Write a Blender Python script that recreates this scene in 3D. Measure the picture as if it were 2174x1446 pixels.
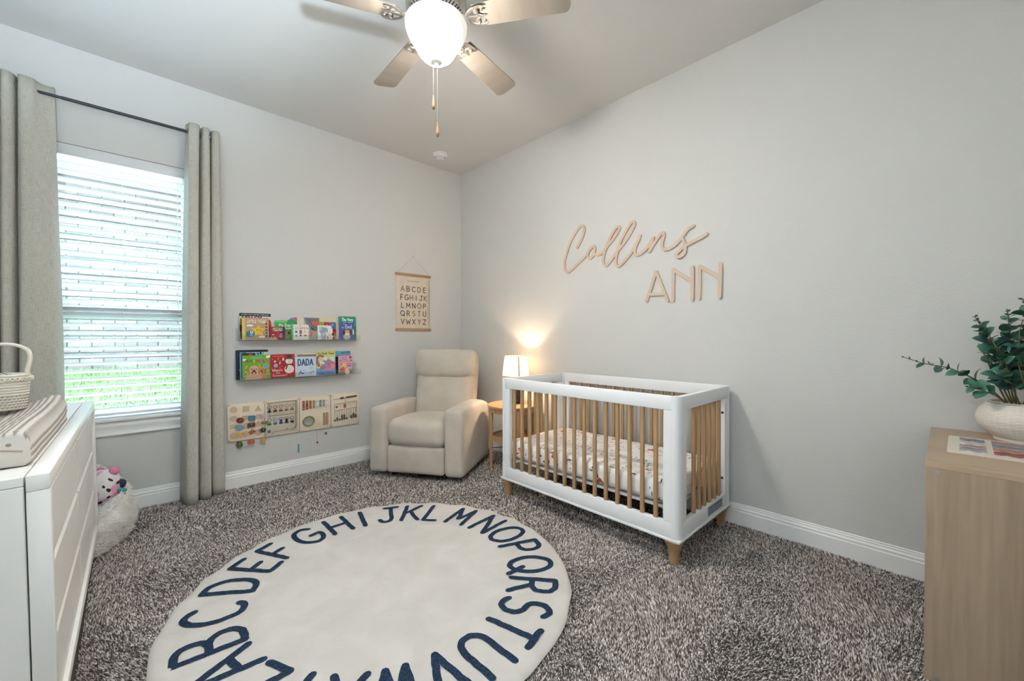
import bpy, bmesh, math, random
import numpy as np
from mathutils import Vector, Matrix, noise
for o in list(bpy.data.objects): bpy.data.objects.remove(o, do_unlink=True)
SC = bpy.context.scene
COL = SC.collection
PI = math.pi
R = math.radians
rnd = random.Random(7)

# ------------------------------------------------------------------ camera, world, exposure
XC, YW, HC = 2.918, 3.983, 3.16          # crib wall, window wall, ceiling
XL, YB = -0.70, -0.62                    # dresser wall, wall behind the camera
cam = bpy.data.cameras.new('camera'); camo = bpy.data.objects.new('camera', cam); COL.objects.link(camo)
cam.sensor_width = 36.0; cam.sensor_fit = 'HORIZONTAL'; cam.lens = 867.863 / 2174 * 36.0
cam.clip_start = 0.05; cam.clip_end = 100
yaw, pit, roll = 0.756355, -0.010036, -0.00156
fw = Vector((math.sin(yaw) * math.cos(pit), math.cos(yaw) * math.cos(pit), math.sin(pit)))
rt = Vector((math.cos(yaw), -math.sin(yaw), 0)); up = rt.cross(fw)
r2 = rt * math.cos(roll) + up * math.sin(roll); u2 = up * math.cos(roll) - rt * math.sin(roll)
m = Matrix((r2, u2, -fw)).transposed().to_4x4(); m.translation = (0, 0, 1.24)
camo.matrix_world = m
SC.camera = camo
SC.view_settings.view_transform = 'Standard'; SC.view_settings.look = 'None'
SC.view_settings.gamma = 1.0; SC.view_settings.use_curve_mapping = False
SC.view_settings.exposure = 1.78
W = bpy.data.worlds.new('sky'); SC.world = W; W.use_nodes = True
bg = W.node_tree.nodes['Background']
def overcast():     # overcast sky, about three times brighter overhead than at the horizon
    nt = W.node_tree; L = nt.links.new
    tc = nt.nodes.new('ShaderNodeTexCoord'); sp = nt.nodes.new('ShaderNodeSeparateXYZ'); L(tc.outputs['Generated'], sp.inputs[0])
    mr = nt.nodes.new('ShaderNodeMapRange'); mr.inputs['From Min'].default_value = 0; mr.inputs['From Max'].default_value = 1
    mr.inputs['To Min'].default_value = SKY_L; mr.inputs['To Max'].default_value = SKY_L * 3; L(sp.outputs['Z'], mr.inputs[0])
    bg.inputs[0].default_value = (0.64, 0.84, 1.0, 1); L(mr.outputs[0], bg.inputs[1])
SKY_L = 2.4
overcast()
SC.cycles.max_bounces = 10; SC.cycles.diffuse_bounces = 6; SC.cycles.transparent_max_bounces = 16
SC.cycles.sample_clamp_indirect = 6.0
SC.cycles.caustics_reflective = False; SC.cycles.caustics_refractive = False
pl = bpy.data.lights.new('window_portal', 'AREA'); pl.shape = 'RECTANGLE'; pl.size = 0.80; pl.size_y = 1.9
pl.cycles.is_portal = True
plo = bpy.data.objects.new('window_portal', pl); COL.objects.link(plo)
plo.location = (-0.012, 4.165, 1.60); plo.rotation_euler = (-PI / 2, 0, 0)
FAN_L = 66.0        # radiance of the fan's glass bowl
HALL_FILL_W = 58.0      # strength of the unseen fill lamp added behind the camera
fl = bpy.data.lights.new('bounce_flash', 'SPOT'); fl.energy = 285.0; fl.color = (.70, .87, 1.0); fl.spot_size = R(84); fl.spot_blend = 1.0; fl.shadow_soft_size = .05
flo = bpy.data.objects.new('bounce_flash', fl); COL.objects.link(flo); flo.location = (-.32, -.10, 1.60)      # photographer's flash, bounced off the ceiling
flo.rotation_euler = (Vector((-.36, 1.08, 3.05)) - Vector(flo.location)).to_track_quat('-Z', 'Y').to_euler()
LAMP_W = 3.6       # table lamp bulb

# ------------------------------------------------------------------ materials
def lin(c):
    return tuple(((x / 12.92) if x <= .04045 else ((x + .055) / 1.055) ** 2.4) for x in c)
def hx(s):
    s = s.lstrip('#'); return lin([int(s[i:i + 2], 16) / 255 for i in (0, 2, 4)])
MATS = {}
def new_mat(name):
    m = bpy.data.materials.new(name); m.use_nodes = True
    nt = m.node_tree; b = nt.nodes['Principled BSDF']
    return m, nt, b
def flat(color, rough=.45, metal=0, name=None, spec=.5, trans=0):
    key = (color, rough, metal, spec)
    if key in MATS: return MATS[key]
    m, nt, b = new_mat(name or ('paint_' + str(color).strip('#')))
    c = hx(color) if isinstance(color, str) else color
    b.inputs['Base Color'].default_value = (*c, 1); b.inputs['Roughness'].default_value = rough
    b.inputs['Metallic'].default_value = metal; b.inputs['Specular IOR Level'].default_value = spec
    MATS[key] = m
    return m
def N(nt, typ, **kw):
    n = nt.nodes.new(typ)
    for k, v in kw.items():
        if k.startswith('_'): setattr(n, k[1:], v)
        else: n.inputs[k.replace('~', ' ')].default_value = v
    return n
def ramp(nt, stops):
    r = nt.nodes.new('ShaderNodeValToRGB'); e = r.color_ramp.elements
    while len(e) < len(stops): e.new(.5)
    for k, (p, c) in enumerate(stops):
        e[k].position = p; e[k].color = (*c, 1) if len(c) == 3 else c
    return r
def bumped(name, color, rough, scale, strength, dist=.002, detail=4, sheen=0, var=0.0, vscale=None, stretch=None, coord='Object', spec=.5, tint=None):
    m, nt, b = new_mat(name); L = nt.links.new
    tc = nt.nodes.new('ShaderNodeTexCoord'); mp = nt.nodes.new('ShaderNodeMapping')
    if stretch: mp.inputs['Scale'].default_value = stretch
    L(tc.outputs[coord], mp.inputs[0])
    nz = N(nt, 'ShaderNodeTexNoise', Scale=scale, Detail=detail, Roughness=.6); L(mp.outputs[0], nz.inputs['Vector'])
    bp = N(nt, 'ShaderNodeBump', Strength=strength, Distance=dist); L(nz.outputs[0], bp.inputs['Height']); L(bp.outputs[0], b.inputs['Normal'])
    b.inputs['Base Color'].default_value = (*color, 1); b.inputs['Roughness'].default_value = rough
    b.inputs['Specular IOR Level'].default_value = spec
    if sheen:
        b.inputs['Sheen Weight'].default_value = sheen; b.inputs['Sheen Roughness'].default_value = .5
    if var:
        n2 = N(nt, 'ShaderNodeTexNoise', Scale=vscale or scale, Detail=3); L(mp.outputs[0], n2.inputs['Vector'])
        c0 = tuple(x * (1 - var) for x in color); c1 = tuple(min(1, x * (1 + var)) for x in color)
        if tint: c0 = tint
        rp = ramp(nt, [(.3, c0), (.7, c1)]); L(n2.outputs[0], rp.inputs[0]); L(rp.outputs[0], b.inputs['Base Color'])
    return m
def wood(name, c0, c1, scale=6, stretch=(1, 1, .08), rough=.45, ring=9, bump=.05):
    m, nt, b = new_mat(name); L = nt.links.new
    tc = nt.nodes.new('ShaderNodeTexCoord'); mp = nt.nodes.new('ShaderNodeMapping'); mp.inputs['Scale'].default_value = stretch
    L(tc.outputs['Object'], mp.inputs[0])
    nz = N(nt, 'ShaderNodeTexNoise', Scale=scale, Detail=5, Distortion=.6); L(mp.outputs[0], nz.inputs['Vector'])
    n2 = N(nt, 'ShaderNodeTexNoise', Scale=scale * ring, Detail=3); L(mp.outputs[0], n2.inputs['Vector'])
    mx = N(nt, 'ShaderNodeMath', _operation='MULTIPLY_ADD'); mx.inputs[1].default_value = .55
    sc = N(nt, 'ShaderNodeMath', _operation='MULTIPLY'); sc.inputs[1].default_value = .45
    L(n2.outputs[0], sc.inputs[0]); L(nz.outputs[0], mx.inputs[0]); L(sc.outputs[0], mx.inputs[2])
    rp = ramp(nt, [(.36, c0), (.64, c1)]); L(mx.outputs[0], rp.inputs[0]); L(rp.outputs[0], b.inputs['Base Color'])
    bp = N(nt, 'ShaderNodeBump', Strength=bump, Distance=.001); L(n2.outputs[0], bp.inputs['Height']); L(bp.outputs[0], b.inputs['Normal'])
    b.inputs['Roughness'].default_value = rough
    return m

M_wall = bumped('wall_paint', (.62, .615, .60), .85, 85, .6, .002, 3, spec=.25)
M_ceil = bumped('ceiling_paint', (.68, .67, .655), .9, 95, .3, .002, 3, spec=.2)
M_trim = flat((.87, .87, .86), .35, name='trim_paint')
M_white = flat((.82, .83, .83), .35, name='white_lacquer')
M_cribwhite = flat((.84, .85, .86), .33, name='crib_lacquer')
M_dresser = flat((.84, .82, .785), .28, name='dresser_lacquer')
M_oak = wood('oak', (.35, .205, .095), (.50, .325, .17), 5, (1, 1, .07))
M_oakh = wood('oak_top', (.38, .235, .115), (.50, .335, .18), 5, (.15, 1, 1))
M_veneer = wood('greige_veneer', (.30, .215, .145), (.40, .30, .21), 4.5, (1, 1, .06), .5, 14)
M_veneerh = wood('greige_veneer_top', (.37, .265, .175), (.47, .35, .24), 4.5, (1, .06, 1), .4, 14)
M_ply = wood('birch_ply', (.56, .425, .325), (.64, .50, .39), 8, (1, .1, .1), .6)
M_board = wood('birch_board', (.74, .63, .49), (.80, .70, .56), 3, (.2, 1, 1), .6)
M_suede = bumped('beige_microsuede', (.53, .475, .41), .9, 220, .15, .001, 4, sheen=.35, var=.10, vscale=5, spec=.15)
M_black = flat((.02, .02, .022), .4, name='black_metal')
M_rod = flat((.02, .022, .03), .35, name='rod_metal')
M_nickel = flat((.62, .58, .53), .32, 1.0, name='brushed_nickel')
M_blade = bumped('fan_blade_finish', (.27, .235, .20), .42, 40, .03, .001, 3, var=.12, vscale=10, stretch=(1, .1, 1))
M_dark = flat((.03, .03, .035), .6, name='gap_shade')  # near-black colour standing in for shade inside slots and holes
M_cord = flat((.82, .80, .76), .8, name='cotton_cord')
M_fabric_curtain = None
def curtain_mat():
    m, nt, b = new_mat('linen_curtain'); L = nt.links.new
    tc = nt.nodes.new('ShaderNodeTexCoord')
    def thr(sc):
        mp = nt.nodes.new('ShaderNodeMapping'); mp.inputs['Scale'].default_value = sc; L(tc.outputs['UV'], mp.inputs[0])
        n = N(nt, 'ShaderNodeTexNoise', Scale=1.0, Detail=3, Roughness=.65); L(mp.outputs[0], n.inputs['Vector']); return n
    a, c = thr((380, 18, 1)), thr((24, 420, 1))
    ad = N(nt, 'ShaderNodeMath', _operation='ADD'); L(a.outputs[0], ad.inputs[0]); L(c.outputs[0], ad.inputs[1])
    dv = N(nt, 'ShaderNodeMath', _operation='MULTIPLY'); dv.inputs[1].default_value = .5; L(ad.outputs[0], dv.inputs[0])
    rp = ramp(nt, [(.36, (.34, .32, .275)), (.5, (.50, .485, .43)), (.64, (.58, .565, .51))]); L(dv.outputs[0], rp.inputs[0])
    L(rp.outputs[0], b.inputs['Base Color']); b.inputs['Roughness'].default_value = .95; b.inputs['Specular IOR Level'].default_value = .1
    bp = N(nt, 'ShaderNodeBump', Strength=.25, Distance=.001); L(dv.outputs[0], bp.inputs['Height']); L(bp.outputs[0], b.inputs['Normal'])
    return m
M_curtain = curtain_mat()
def glassy(name, color=(1, 1, 1), alpha=.92):
    m = bpy.data.materials.new(name); m.use_nodes = True; nt = m.node_tree; nt.nodes.clear(); L = nt.links.new
    o = nt.nodes.new('ShaderNodeOutputMaterial'); t = nt.nodes.new('ShaderNodeBsdfTransparent'); g = nt.nodes.new('ShaderNodeBsdfGlossy')
    t.inputs[0].default_value = (*color, 1); g.inputs['Roughness'].default_value = .05
    mx = nt.nodes.new('ShaderNodeMixShader'); mx.inputs[0].default_value = 1 - alpha
    L(t.outputs[0], mx.inputs[1]); L(g.outputs[0], mx.inputs[2]); L(mx.outputs[0], o.inputs[0]); return m
M_glass = glassy('window_glass', (.97, 1, .99), .95)
M_acrylic = glassy('clear_acrylic', (.955, .965, .965), .95)

# ------------------------------------------------------------------ mesh helpers
class MB:
    """collects shapes for one mesh"""
    def __init__(s): s.v = []; s.f = []; s.mi = []
    def add(s, vs, fs, mi=0):
        o = len(s.v); s.v.extend([tuple(p) for p in vs]); s.f.extend([tuple(i + o for i in f) for f in fs]); s.mi.extend([mi] * len(fs)); return s
    def bm(s, b, mi=0, mat=None):
        b.verts.ensure_lookup_table(); b.verts.index_update()
        s.add([(mat @ v.co) if mat else v.co.copy() for v in b.verts], [[v.index for v in f.verts] for f in b.faces], mi); b.free(); return s
    def box(s, c, d, bev=0, seg=2, mi=0, mat=None):
        b = bmesh.new(); bmesh.ops.create_cube(b, size=1)
        for v in b.verts: v.co = Vector((v.co.x * d[0], v.co.y * d[1], v.co.z * d[2]))
        if bev: bmesh.ops.bevel(b, geom=list(b.edges), offset=min(bev, min(d) * .49), segments=seg, profile=.5, affect='EDGES')
        for v in b.verts: v.co += Vector(c)
        return s.bm(b, mi, mat)
    def tube(s, pts, r, n=8, mi=0, cap=True, closed=False, sq=1.0):
        pts = [Vector(p) for p in pts]; k = len(pts)
        rs = r if isinstance(r, (list, tuple)) else [r] * k
        up = Vector((0, 0, 1)); vs = []; fs = []
        prev = None
        for i, p in enumerate(pts):
            if closed: t = pts[(i + 1) % k] - pts[i - 1]
            else: t = pts[min(i + 1, k - 1)] - pts[max(i - 1, 0)]
            t.normalize()
            if prev is None:
                a = t.cross(up)
                if a.length < 1e-4: a = t.cross(Vector((1, 0, 0)))
            else: a = prev - t * prev.dot(t)
            a.normalize(); prev = a; b = t.cross(a)
            for j in range(n):
                th = 2 * PI * j / n
                vs.append(p + (a * math.cos(th) + b * math.sin(th) * sq) * rs[i])
        m = k if closed else k - 1
        for i in range(m):
            for j in range(n):
                a0 = i * n + j; a1 = i * n + (j + 1) % n; b0 = ((i + 1) % k) * n + j; b1 = ((i + 1) % k) * n + (j + 1) % n
                fs.append((a0, a1, b1, b0))
        if cap and not closed: fs.append(tuple(range(n - 1, -1, -1))); fs.append(tuple((k - 1) * n + j for j in range(n)))
        return s.add(vs, fs, mi)
    def lathe(s, prof, n=32, c=(0, 0, 0), mi=0, sx=1, sy=1, pw=None):
        vs = []; fs = []
        for (r, z) in prof:
            for j in range(n):
                th = 2 * PI * j / n; q = 1.0
                if pw: q = (abs(math.cos(th)) ** pw + abs(math.sin(th)) ** pw) ** (-1 / pw)
                vs.append((c[0] + r * q * math.cos(th) * sx, c[1] + r * q * math.sin(th) * sy, c[2] + z))
        for i in range(len(prof) - 1):
            for j in range(n): fs.append((i * n + j, i * n + (j + 1) % n, (i + 1) * n + (j + 1) % n, (i + 1) * n + j))
        if prof[0][0] > 1e-6: fs.append(tuple(range(n - 1, -1, -1)))
        if prof[-1][0] > 1e-6: fs.append(tuple((len(prof) - 1) * n + j for j in range(n)))
        return s.add(vs, fs, mi)
    def sphere(s, c, r, n=12, mi=0, sc=(1, 1, 1)):
        k = n // 2
        pr = [(max(r * math.sin(PI * i / k), 1e-5), -r * math.cos(PI * i / k)) for i in range(k + 1)]
        vs = []; fs = []
        for (q, z) in pr:
            for j in range(n):
                th = 2 * PI * j / n; vs.append((c[0] + q * math.cos(th) * sc[0], c[1] + q * math.sin(th) * sc[1], c[2] + z * sc[2]))
        for i in range(k):
            for j in range(n): fs.append((i * n + j, i * n + (j + 1) % n, (i + 1) * n + (j + 1) % n, (i + 1) * n + j))
        return s.add(vs, fs, mi)
    def prism(s, poly, t, fr, mi=0, off=0.0):
        """poly in (u,v) extruded t along w of frame fr(u,v,w)"""
        n = len(poly); vs = [fr(u, v, off) for u, v in poly] + [fr(u, v, off + t) for u, v in poly]
        fs = [tuple(range(n - 1, -1, -1)), tuple(range(n, 2 * n))] + [(i, (i + 1) % n, n + (i + 1) % n, n + i) for i in range(n)]
        return s.add(vs, fs, mi)
    def soft(s, c, d, r, n=10, bulge=(0, 0, 0), mi=0, mat=None, nz=0, nscale=4, seed=0):
        b = bmesh.new(); bmesh.ops.create_cube(b, size=2)
        bmesh.ops.subdivide_edges(b, edges=list(b.edges), cuts=n, use_grid_fill=True)
        h = Vector(d) / 2; r = min(r, min(h) * .999)
        for v in b.verts:
            t = [math.copysign(1 - (1 - abs(x)) ** 1.7, x) for x in v.co]
            p = Vector((t[0] * h.x, t[1] * h.y, t[2] * h.z)); q = Vector([max(-h[i] + r, min(h[i] - r, p[i])) for i in range(3)])
            dd = p - q
            if dd.length > 1e-9: p = q + dd.normalized() * r
            for i in range(3):
                j, k = (i + 1) % 3, (i + 2) % 3
                p[i] += bulge[i] * t[i] * max(0, 1 - t[j] ** 2) * max(0, 1 - t[k] ** 2)
            if nz:
                q3 = p * nscale + Vector((seed, seed * 2.3, 0)); p += noise.noise_vector(q3) * nz
            v.co = p + Vector(c)
        return s.bm(b, mi, mat)
    def make(s, name, mats, parent=None, smooth=35, loc=None, rot=None):
        me = bpy.data.meshes.new(name); me.from_pydata(s.v, [], s.f)
        ms = mats if isinstance(mats, (list, tuple)) else [mats]
        for x in ms: me.materials.append(x)
        if len(ms) > 1: me.polygons.foreach_set('material_index', s.mi)
        me.validate(clean_customdata=False)
        b = bmesh.new(); b.from_mesh(me); bmesh.ops.recalc_face_normals(b, faces=list(b.faces)); b.to_mesh(me); b.free()
        if smooth:
            me.polygons.foreach_set('use_smooth', [True] * len(me.polygons)); me.set_sharp_from_angle(angle=R(smooth))
        return link(name, me, parent, loc, rot)
def link(name, data, parent=None, loc=None, rot=None, mw=None):
    o = bpy.data.objects.new(name, data); COL.objects.link(o)
    if parent: o.parent = parent
    if loc is not None: o.location = loc
    if rot is not None: o.rotation_euler = rot
    if mw is not None: o.matrix_local = mw
    return o
def thing(name, label, cat, loc=(0, 0, 0), rot=(0, 0, 0), group=None):
    o = bpy.data.objects.new(name, None); COL.objects.link(o); o.empty_display_size = .1
    o.location = loc; o.rotation_euler = rot; return tag(o, label, cat, group)
def tag(o, label=None, cat=None, group=None, kind=None):
    if label: o['label'] = label
    if cat: o['category'] = cat
    if group: o['group'] = group
    if kind: o['kind'] = kind
    return o
def struct(o, label=None):
    o['kind'] = 'structure'
    if label: o['label'] = label
    return o
def copy_tree(o, parent=None):
    c = o.copy(); COL.objects.link(c); c.parent = parent
    for ch in list(o.children): copy_tree(ch, c)
    return c
def catmull(pts, n=6, closed=False):
    P = [Vector(p) for p in pts]; out = []; k = len(P)
    for i in range(k if closed else k - 1):
        if closed: a, b, c, d = P[i - 1], P[i], P[(i + 1) % k], P[(i + 2) % k]
        else: a, b, c, d = P[max(i - 1, 0)], P[i], P[i + 1], P[min(i + 2, k - 1)]
        for j in range(n):
            t = j / n
            out.append(.5 * ((2 * b) + (c - a) * t + (2 * a - 5 * b + 4 * c - d) * t * t + (3 * b - a - 3 * c + d) * t ** 3))
    if not closed: out.append(P[-1])
    return out

# ------------------------------------------------------------------ 2D strokes, letters, prints
def arc(cx, cy, rx, ry, a0, a1, n=10):
    return [(cx + rx * math.cos(R(a0 + (a1 - a0) * i / n)), cy + ry * math.sin(R(a0 + (a1 - a0) * i / n))) for i in range(n + 1)]
GL = {
 'A': (.74, [[(0, 0), (.37, 1), (.74, 0)], [(.13, .33), (.61, .33)]]),
 'B': (.60, [[(.0, 0), (0, 1), (.28, 1)] + arc(.28, .76, .25, .24, 90, -90) + [(0, .52)], [(.28, .52)] + arc(.30, .26, .30, .26, 90, -90) + [(0, 0)]]),
 'C': (.70, [arc(.42, .5, .42, .5, 48, 312, 16)]),
 'D': (.66, [[(0, 0), (0, 1), (.2, 1)] + arc(.2, .5, .46, .5, 90, -90, 14) + [(0, 0)]]),
 'E': (.50, [[(.5, 1), (0, 1), (0, 0), (.5, 0)], [(0, .5), (.42, .5)]]),
 'F': (.48, [[(.48, 1), (0, 1), (0, 0)], [(0, .5), (.40, .5)]]),
 'G': (.76, [arc(.42, .5, .42, .5, 48, 345, 18) + [(.80, .46), (.46, .46)]]),
 'H': (.62, [[(0, 0), (0, 1)], [(.62, 0), (.62, 1)], [(0, .5), (.62, .5)]]),
 'I': (.04, [[(.02, 0), (.02, 1)]]),
 'J': (.46, [[(.18, 1), (.66, 1)], [(.42, 1), (.42, .22)] + arc(.21, .22, .21, .22, 0, -170, 8)]),
 'K': (.58, [[(0, 0), (0, 1)], [(.56, 1), (.0, .42)], [(.2, .6), (.58, 0)]]),
 'L': (.46, [[(0, 1), (0, 0), (.46, 0)]]),
 'M': (.80, [[(0, 0), (.06, 1), (.4, .3), (.74, 1), (.8, 0)]]),
 'N': (.64, [[(0, 0), (0, 1), (.64, 0), (.64, 1)]]),
 'O': (.86, [arc(.43, .5, .43, .5, 0, 360, 24)]),
 'P': (.54, [[(0, 0), (0, 1), (.28, 1)] + arc(.28, .73, .27, .27, 90, -90) + [(0, .46)]]),
 'Q': (.88, [arc(.43, .5, .43, .5, 0, 360, 24), [(.55, .3), (.88, -.06)]]),
 'R': (.58, [[(0, 0), (0, 1), (.28, 1)] + arc(.28, .74, .26, .26, 90, -90) + [(0, .48)], [(.26, .48), (.58, 0)]]),
 'S': (.54, [arc(.27, .75, .25, .25, 40, 270, 10) + arc(.27, .25, .27, .25, 90, -140, 10)]),
 'T': (.60, [[(0, 1), (.6, 1)], [(.3, 1), (.3, 0)]]),
 'U': (.62, [[(0, 1), (0, .3)] + arc(.31, .3, .31, .3, 180, 360, 10) + [(.62, 1)]]),
 'V': (.70, [[(0, 1), (.35, 0), (.7, 1)]]),
 'W': (1.0, [[(0, 1), (.26, 0), (.5, .75), (.74, 0), (1.0, 1)]]),
 'X': (.64, [[(0, 0), (.64, 1)], [(0, 1), (.64, 0)]]),
 'Y': (.64, [[(0, 1), (.32, .46), (.64, 1)], [(.32, .46), (.32, 0)]]),
 'Z': (.60, [[(0, 1), (.6, 1), (0, 0), (.6, 0)]]),
 '!': (.06, [[(.03, 1), (.03, .3)], [(.03, .06), (.03, .0)]]),
 '?': (.46, [arc(.22, .75, .22, .25, 170, -60, 8) + [(.22, .42), (.22, .28)], [(.22, .06), (.22, .0)]]),
 '8': (.54, [arc(.27, .75, .22, .25, -90, 270, 14), arc(.27, .25, .27, .25, -90, 270, 14)]),
 '-': (.30, [[(0, .45), (.3, .45)]]), '0': (.56, [arc(.28, .5, .28, .5, 0, 360, 18)]),
 '2': (.52, [arc(.26, .74, .26, .26, 170, -30, 8) + [(0, 0), (.54, 0)]]), "'": (.04, [[(.04, 1), (.0, .78)]]),
 ',': (.06, [[(.06, .06), (0, -.14)]]),
 'a': (.46, [arc(.23, .28, .23, .28, 0, 360, 14), [(.46, .58), (.46, 0)]]), 'b': (.46, [arc(.23, .28, .23, .28, 0, 360, 14), [(0, 1), (0, 0)]]),
 'd': (.46, [arc(.23, .28, .23, .28, 0, 360, 14), [(.46, 1), (.46, 0)]]), 'e': (.46, [[(.02, .28), (.46, .28)] + arc(.23, .28, .23, .28, 0, 310, 12)]),
 'g': (.46, [arc(.23, .28, .23, .28, 0, 360, 14), [(.46, .56), (.46, -.12)] + arc(.23, -.12, .23, .18, 0, -160, 6)]),
 'h': (.42, [[(0, 1), (0, 0)], arc(.21, .34, .21, .22, 180, 0, 8) + [(.42, 0)]]), 'i': (.04, [[(.02, .55), (.02, 0)], [(.02, .8), (.02, .76)]]),
 'k': (.40, [[(0, 1), (0, 0)], [(.38, .55), (0, .2)], [(.14, .33), (.4, 0)]]), 'l': (.04, [[(.02, 1), (.02, 0)]]),
 'm': (.66, [[(0, .55), (0, 0)], arc(.165, .36, .165, .2, 180, 0, 7) + [(.33, 0)], arc(.495, .36, .165, .2, 180, 0, 7) + [(.66, 0)]]),
 'n': (.42, [[(0, .55), (0, 0)], arc(.21, .34, .21, .22, 180, 0, 8) + [(.42, 0)]]), 'o': (.48, [arc(.24, .28, .24, .28, 0, 360, 14)]),
 'p': (.46, [arc(.23, .28, .23, .28, 0, 360, 14), [(0, .56), (0, -.3)]]), 'r': (.28, [[(0, .55), (0, 0)], arc(.2, .3, .2, .26, 180, 60, 5)]),
 's': (.36, [arc(.18, .42, .16, .14, 40, 270, 8) + arc(.18, .14, .18, .14, 90, -140, 8)]), 't': (.30, [[(.14, .85), (.14, .1), (.28, .02)], [(0, .56), (.3, .56)]]),
 'u': (.42, [[(0, .55), (0, .2)] + arc(.21, .2, .21, .2, 180, 360, 8) + [(.42, .55)], [(.42, .55), (.42, 0)]]), 'v': (.42, [[(0, .55), (.21, 0), (.42, .55)]]),
 'w': (.60, [[(0, .55), (.15, 0), (.3, .45), (.45, 0), (.6, .55)]]), 'y': (.42, [[(0, .55), (.21, .02)], [(.42, .55), (.1, -.3)]]),
}
def text_strokes(s, x, y, h, w=None, gap=.2, align='c', slant=0):
    """strokes of a word; h letter height; returns list of polylines (u,v)"""
    adv = 0; out = []
    for ch in s:
        if ch == ' ': adv += .45; continue
        wd, st = GL[ch]
        for p in st: out.append([(adv + a + slant * b, b) for a, b in p])
        adv += wd + gap
    tw = adv - gap
    sx = h if w is None else w / tw
    ox = {'c': -tw / 2, 'l': 0, 'r': -tw}[align]
    return [[(x + (a + ox) * sx, y + b * h) for a, b in p] for p in out]
def stroke_polys(line, w, joints=True, n=8):
    out = []
    for (a, b) in zip(line[:-1], line[1:]):
        dx, dy = b[0] - a[0], b[1] - a[1]; l = math.hypot(dx, dy)
        if l < 1e-7: continue
        nx, ny = -dy / l * w / 2, dx / l * w / 2
        out.append([(a[0] - nx, a[1] - ny), (b[0] - nx, b[1] - ny), (b[0] + nx, b[1] + ny), (a[0] + nx, a[1] + ny)])
    if joints:
        for p in line: out.append([(p[0] + w / 2 * math.cos(2 * PI * k / n), p[1] + w / 2 * math.sin(2 * PI * k / n)) for k in range(n)])
    return out
def ribbon_solid(mb, lines, w, t, fr, mi=0, n=12, rise=.0):
    """lettering with thickness: smooth ribbons with round ends"""
    for li_, ln in enumerate(lines):
        P = [Vector((a, b)) for a, b in ln]; t0 = t + .0005 * li_ + rise; tk = lambda i: t0 + .0012 * i / max(1, len(P))   # crossings lie one over the other
        L_, R_ = [], []
        for i, p in enumerate(P):
            d = (P[min(i + 1, len(P) - 1)] - P[max(i - 1, 0)]).normalized(); nn = Vector((-d.y, d.x)) * w / 2
            L_.append(p + nn); R_.append(p - nn)
        vs = []
        for z in (0, 1):
            for i, q in enumerate(L_): vs.append(fr(q.x, q.y, z * tk(i)))
            for i, q in enumerate(R_): vs.append(fr(q.x, q.y, z * tk(i)))
        k = len(P); fs = []
        for i in range(k - 1):
            fs += [(i, i + 1, k + i + 1, k + i), (2 * k + i, 3 * k + i, 3 * k + i + 1, 2 * k + i + 1), (i, 2 * k + i, 2 * k + i + 1, i + 1), (k + i, k + i + 1, 3 * k + i + 1, 3 * k + i)]
        mb.add(vs, fs, mi)
        for p, tt in ((P[0], t0 - .0002), (P[-1], t0 + .0014)): mb.prism([(p.x + w / 2 * math.cos(2 * PI * j / n), p.y + w / 2 * math.sin(2 * PI * j / n)) for j in range(n)], tt, fr, mi)
def ell(cx, cy, rx, ry=None, n=18, a0=0, a1=360):
    ry = rx if ry is None else ry
    return [(cx + rx * math.cos(R(a0 + (a1 - a0) * k / n)), cy + ry * math.sin(R(a0 + (a1 - a0) * k / n))) for k in range(n if a1 - a0 == 360 else n + 1)]
def rct(x0, y0, x1, y1): return [(x0, y0), (x1, y0), (x1, y1), (x0, y1)]
def rrect(x0, y0, x1, y1, r, n=4):
    return arc(x1 - r, y0 + r, r, r, -90, 0, n) + arc(x1 - r, y1 - r, r, r, 0, 90, n) + arc(x0 + r, y1 - r, r, r, 90, 180, n) + arc(x0 + r, y0 + r, r, r, 180, 270, n)
class Print:
    """flat ink shapes on one surface, later shapes lie a hair above earlier ones"""
    def __init__(s, fr, step=.00012): s.fr = fr; s.mb = MB(); s.m = []; s.k = 0; s.step = step
    def mi(s, c):
        mt = c if isinstance(c, bpy.types.Material) else flat(c, .4)
        if mt not in s.m: s.m.append(mt)
        return s.m.index(mt)
    def poly(s, p, c, up=True):
        if up: s.k += 1
        s.mb.add([s.fr(u, v, .0003 + s.k * s.step) for u, v in p], [tuple(range(len(p)))], s.mi(c)); return s
    def polys(s, ps, c):
        s.k += 1
        for p in ps: s.poly(p, c, False)
        return s
    def text(s, t, x, y, h, c, w=None, sw=.16, align='c', gap=.2, slant=0):
        for ln in text_strokes(t, x, y, h, w, gap, align, slant): s.polys(stroke_polys(ln, sw * h, n=6), c) if False else s._st(ln, sw * h, c)
        return s
    def _st(s, ln, w, c):
        ps = stroke_polys(ln, w, n=6); k0 = s.k
        for i, p in enumerate(ps): s.k = k0 + .9 * (i + 1) / (len(ps) + 1); s.poly(p, c, False)
        s.k = k0 + 1
    def line(s, ln, w, c):
        s._st(ln, w, c); return s
    def make(s, name, parent): return s.mb.make(name, s.m, parent, smooth=0)
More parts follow.
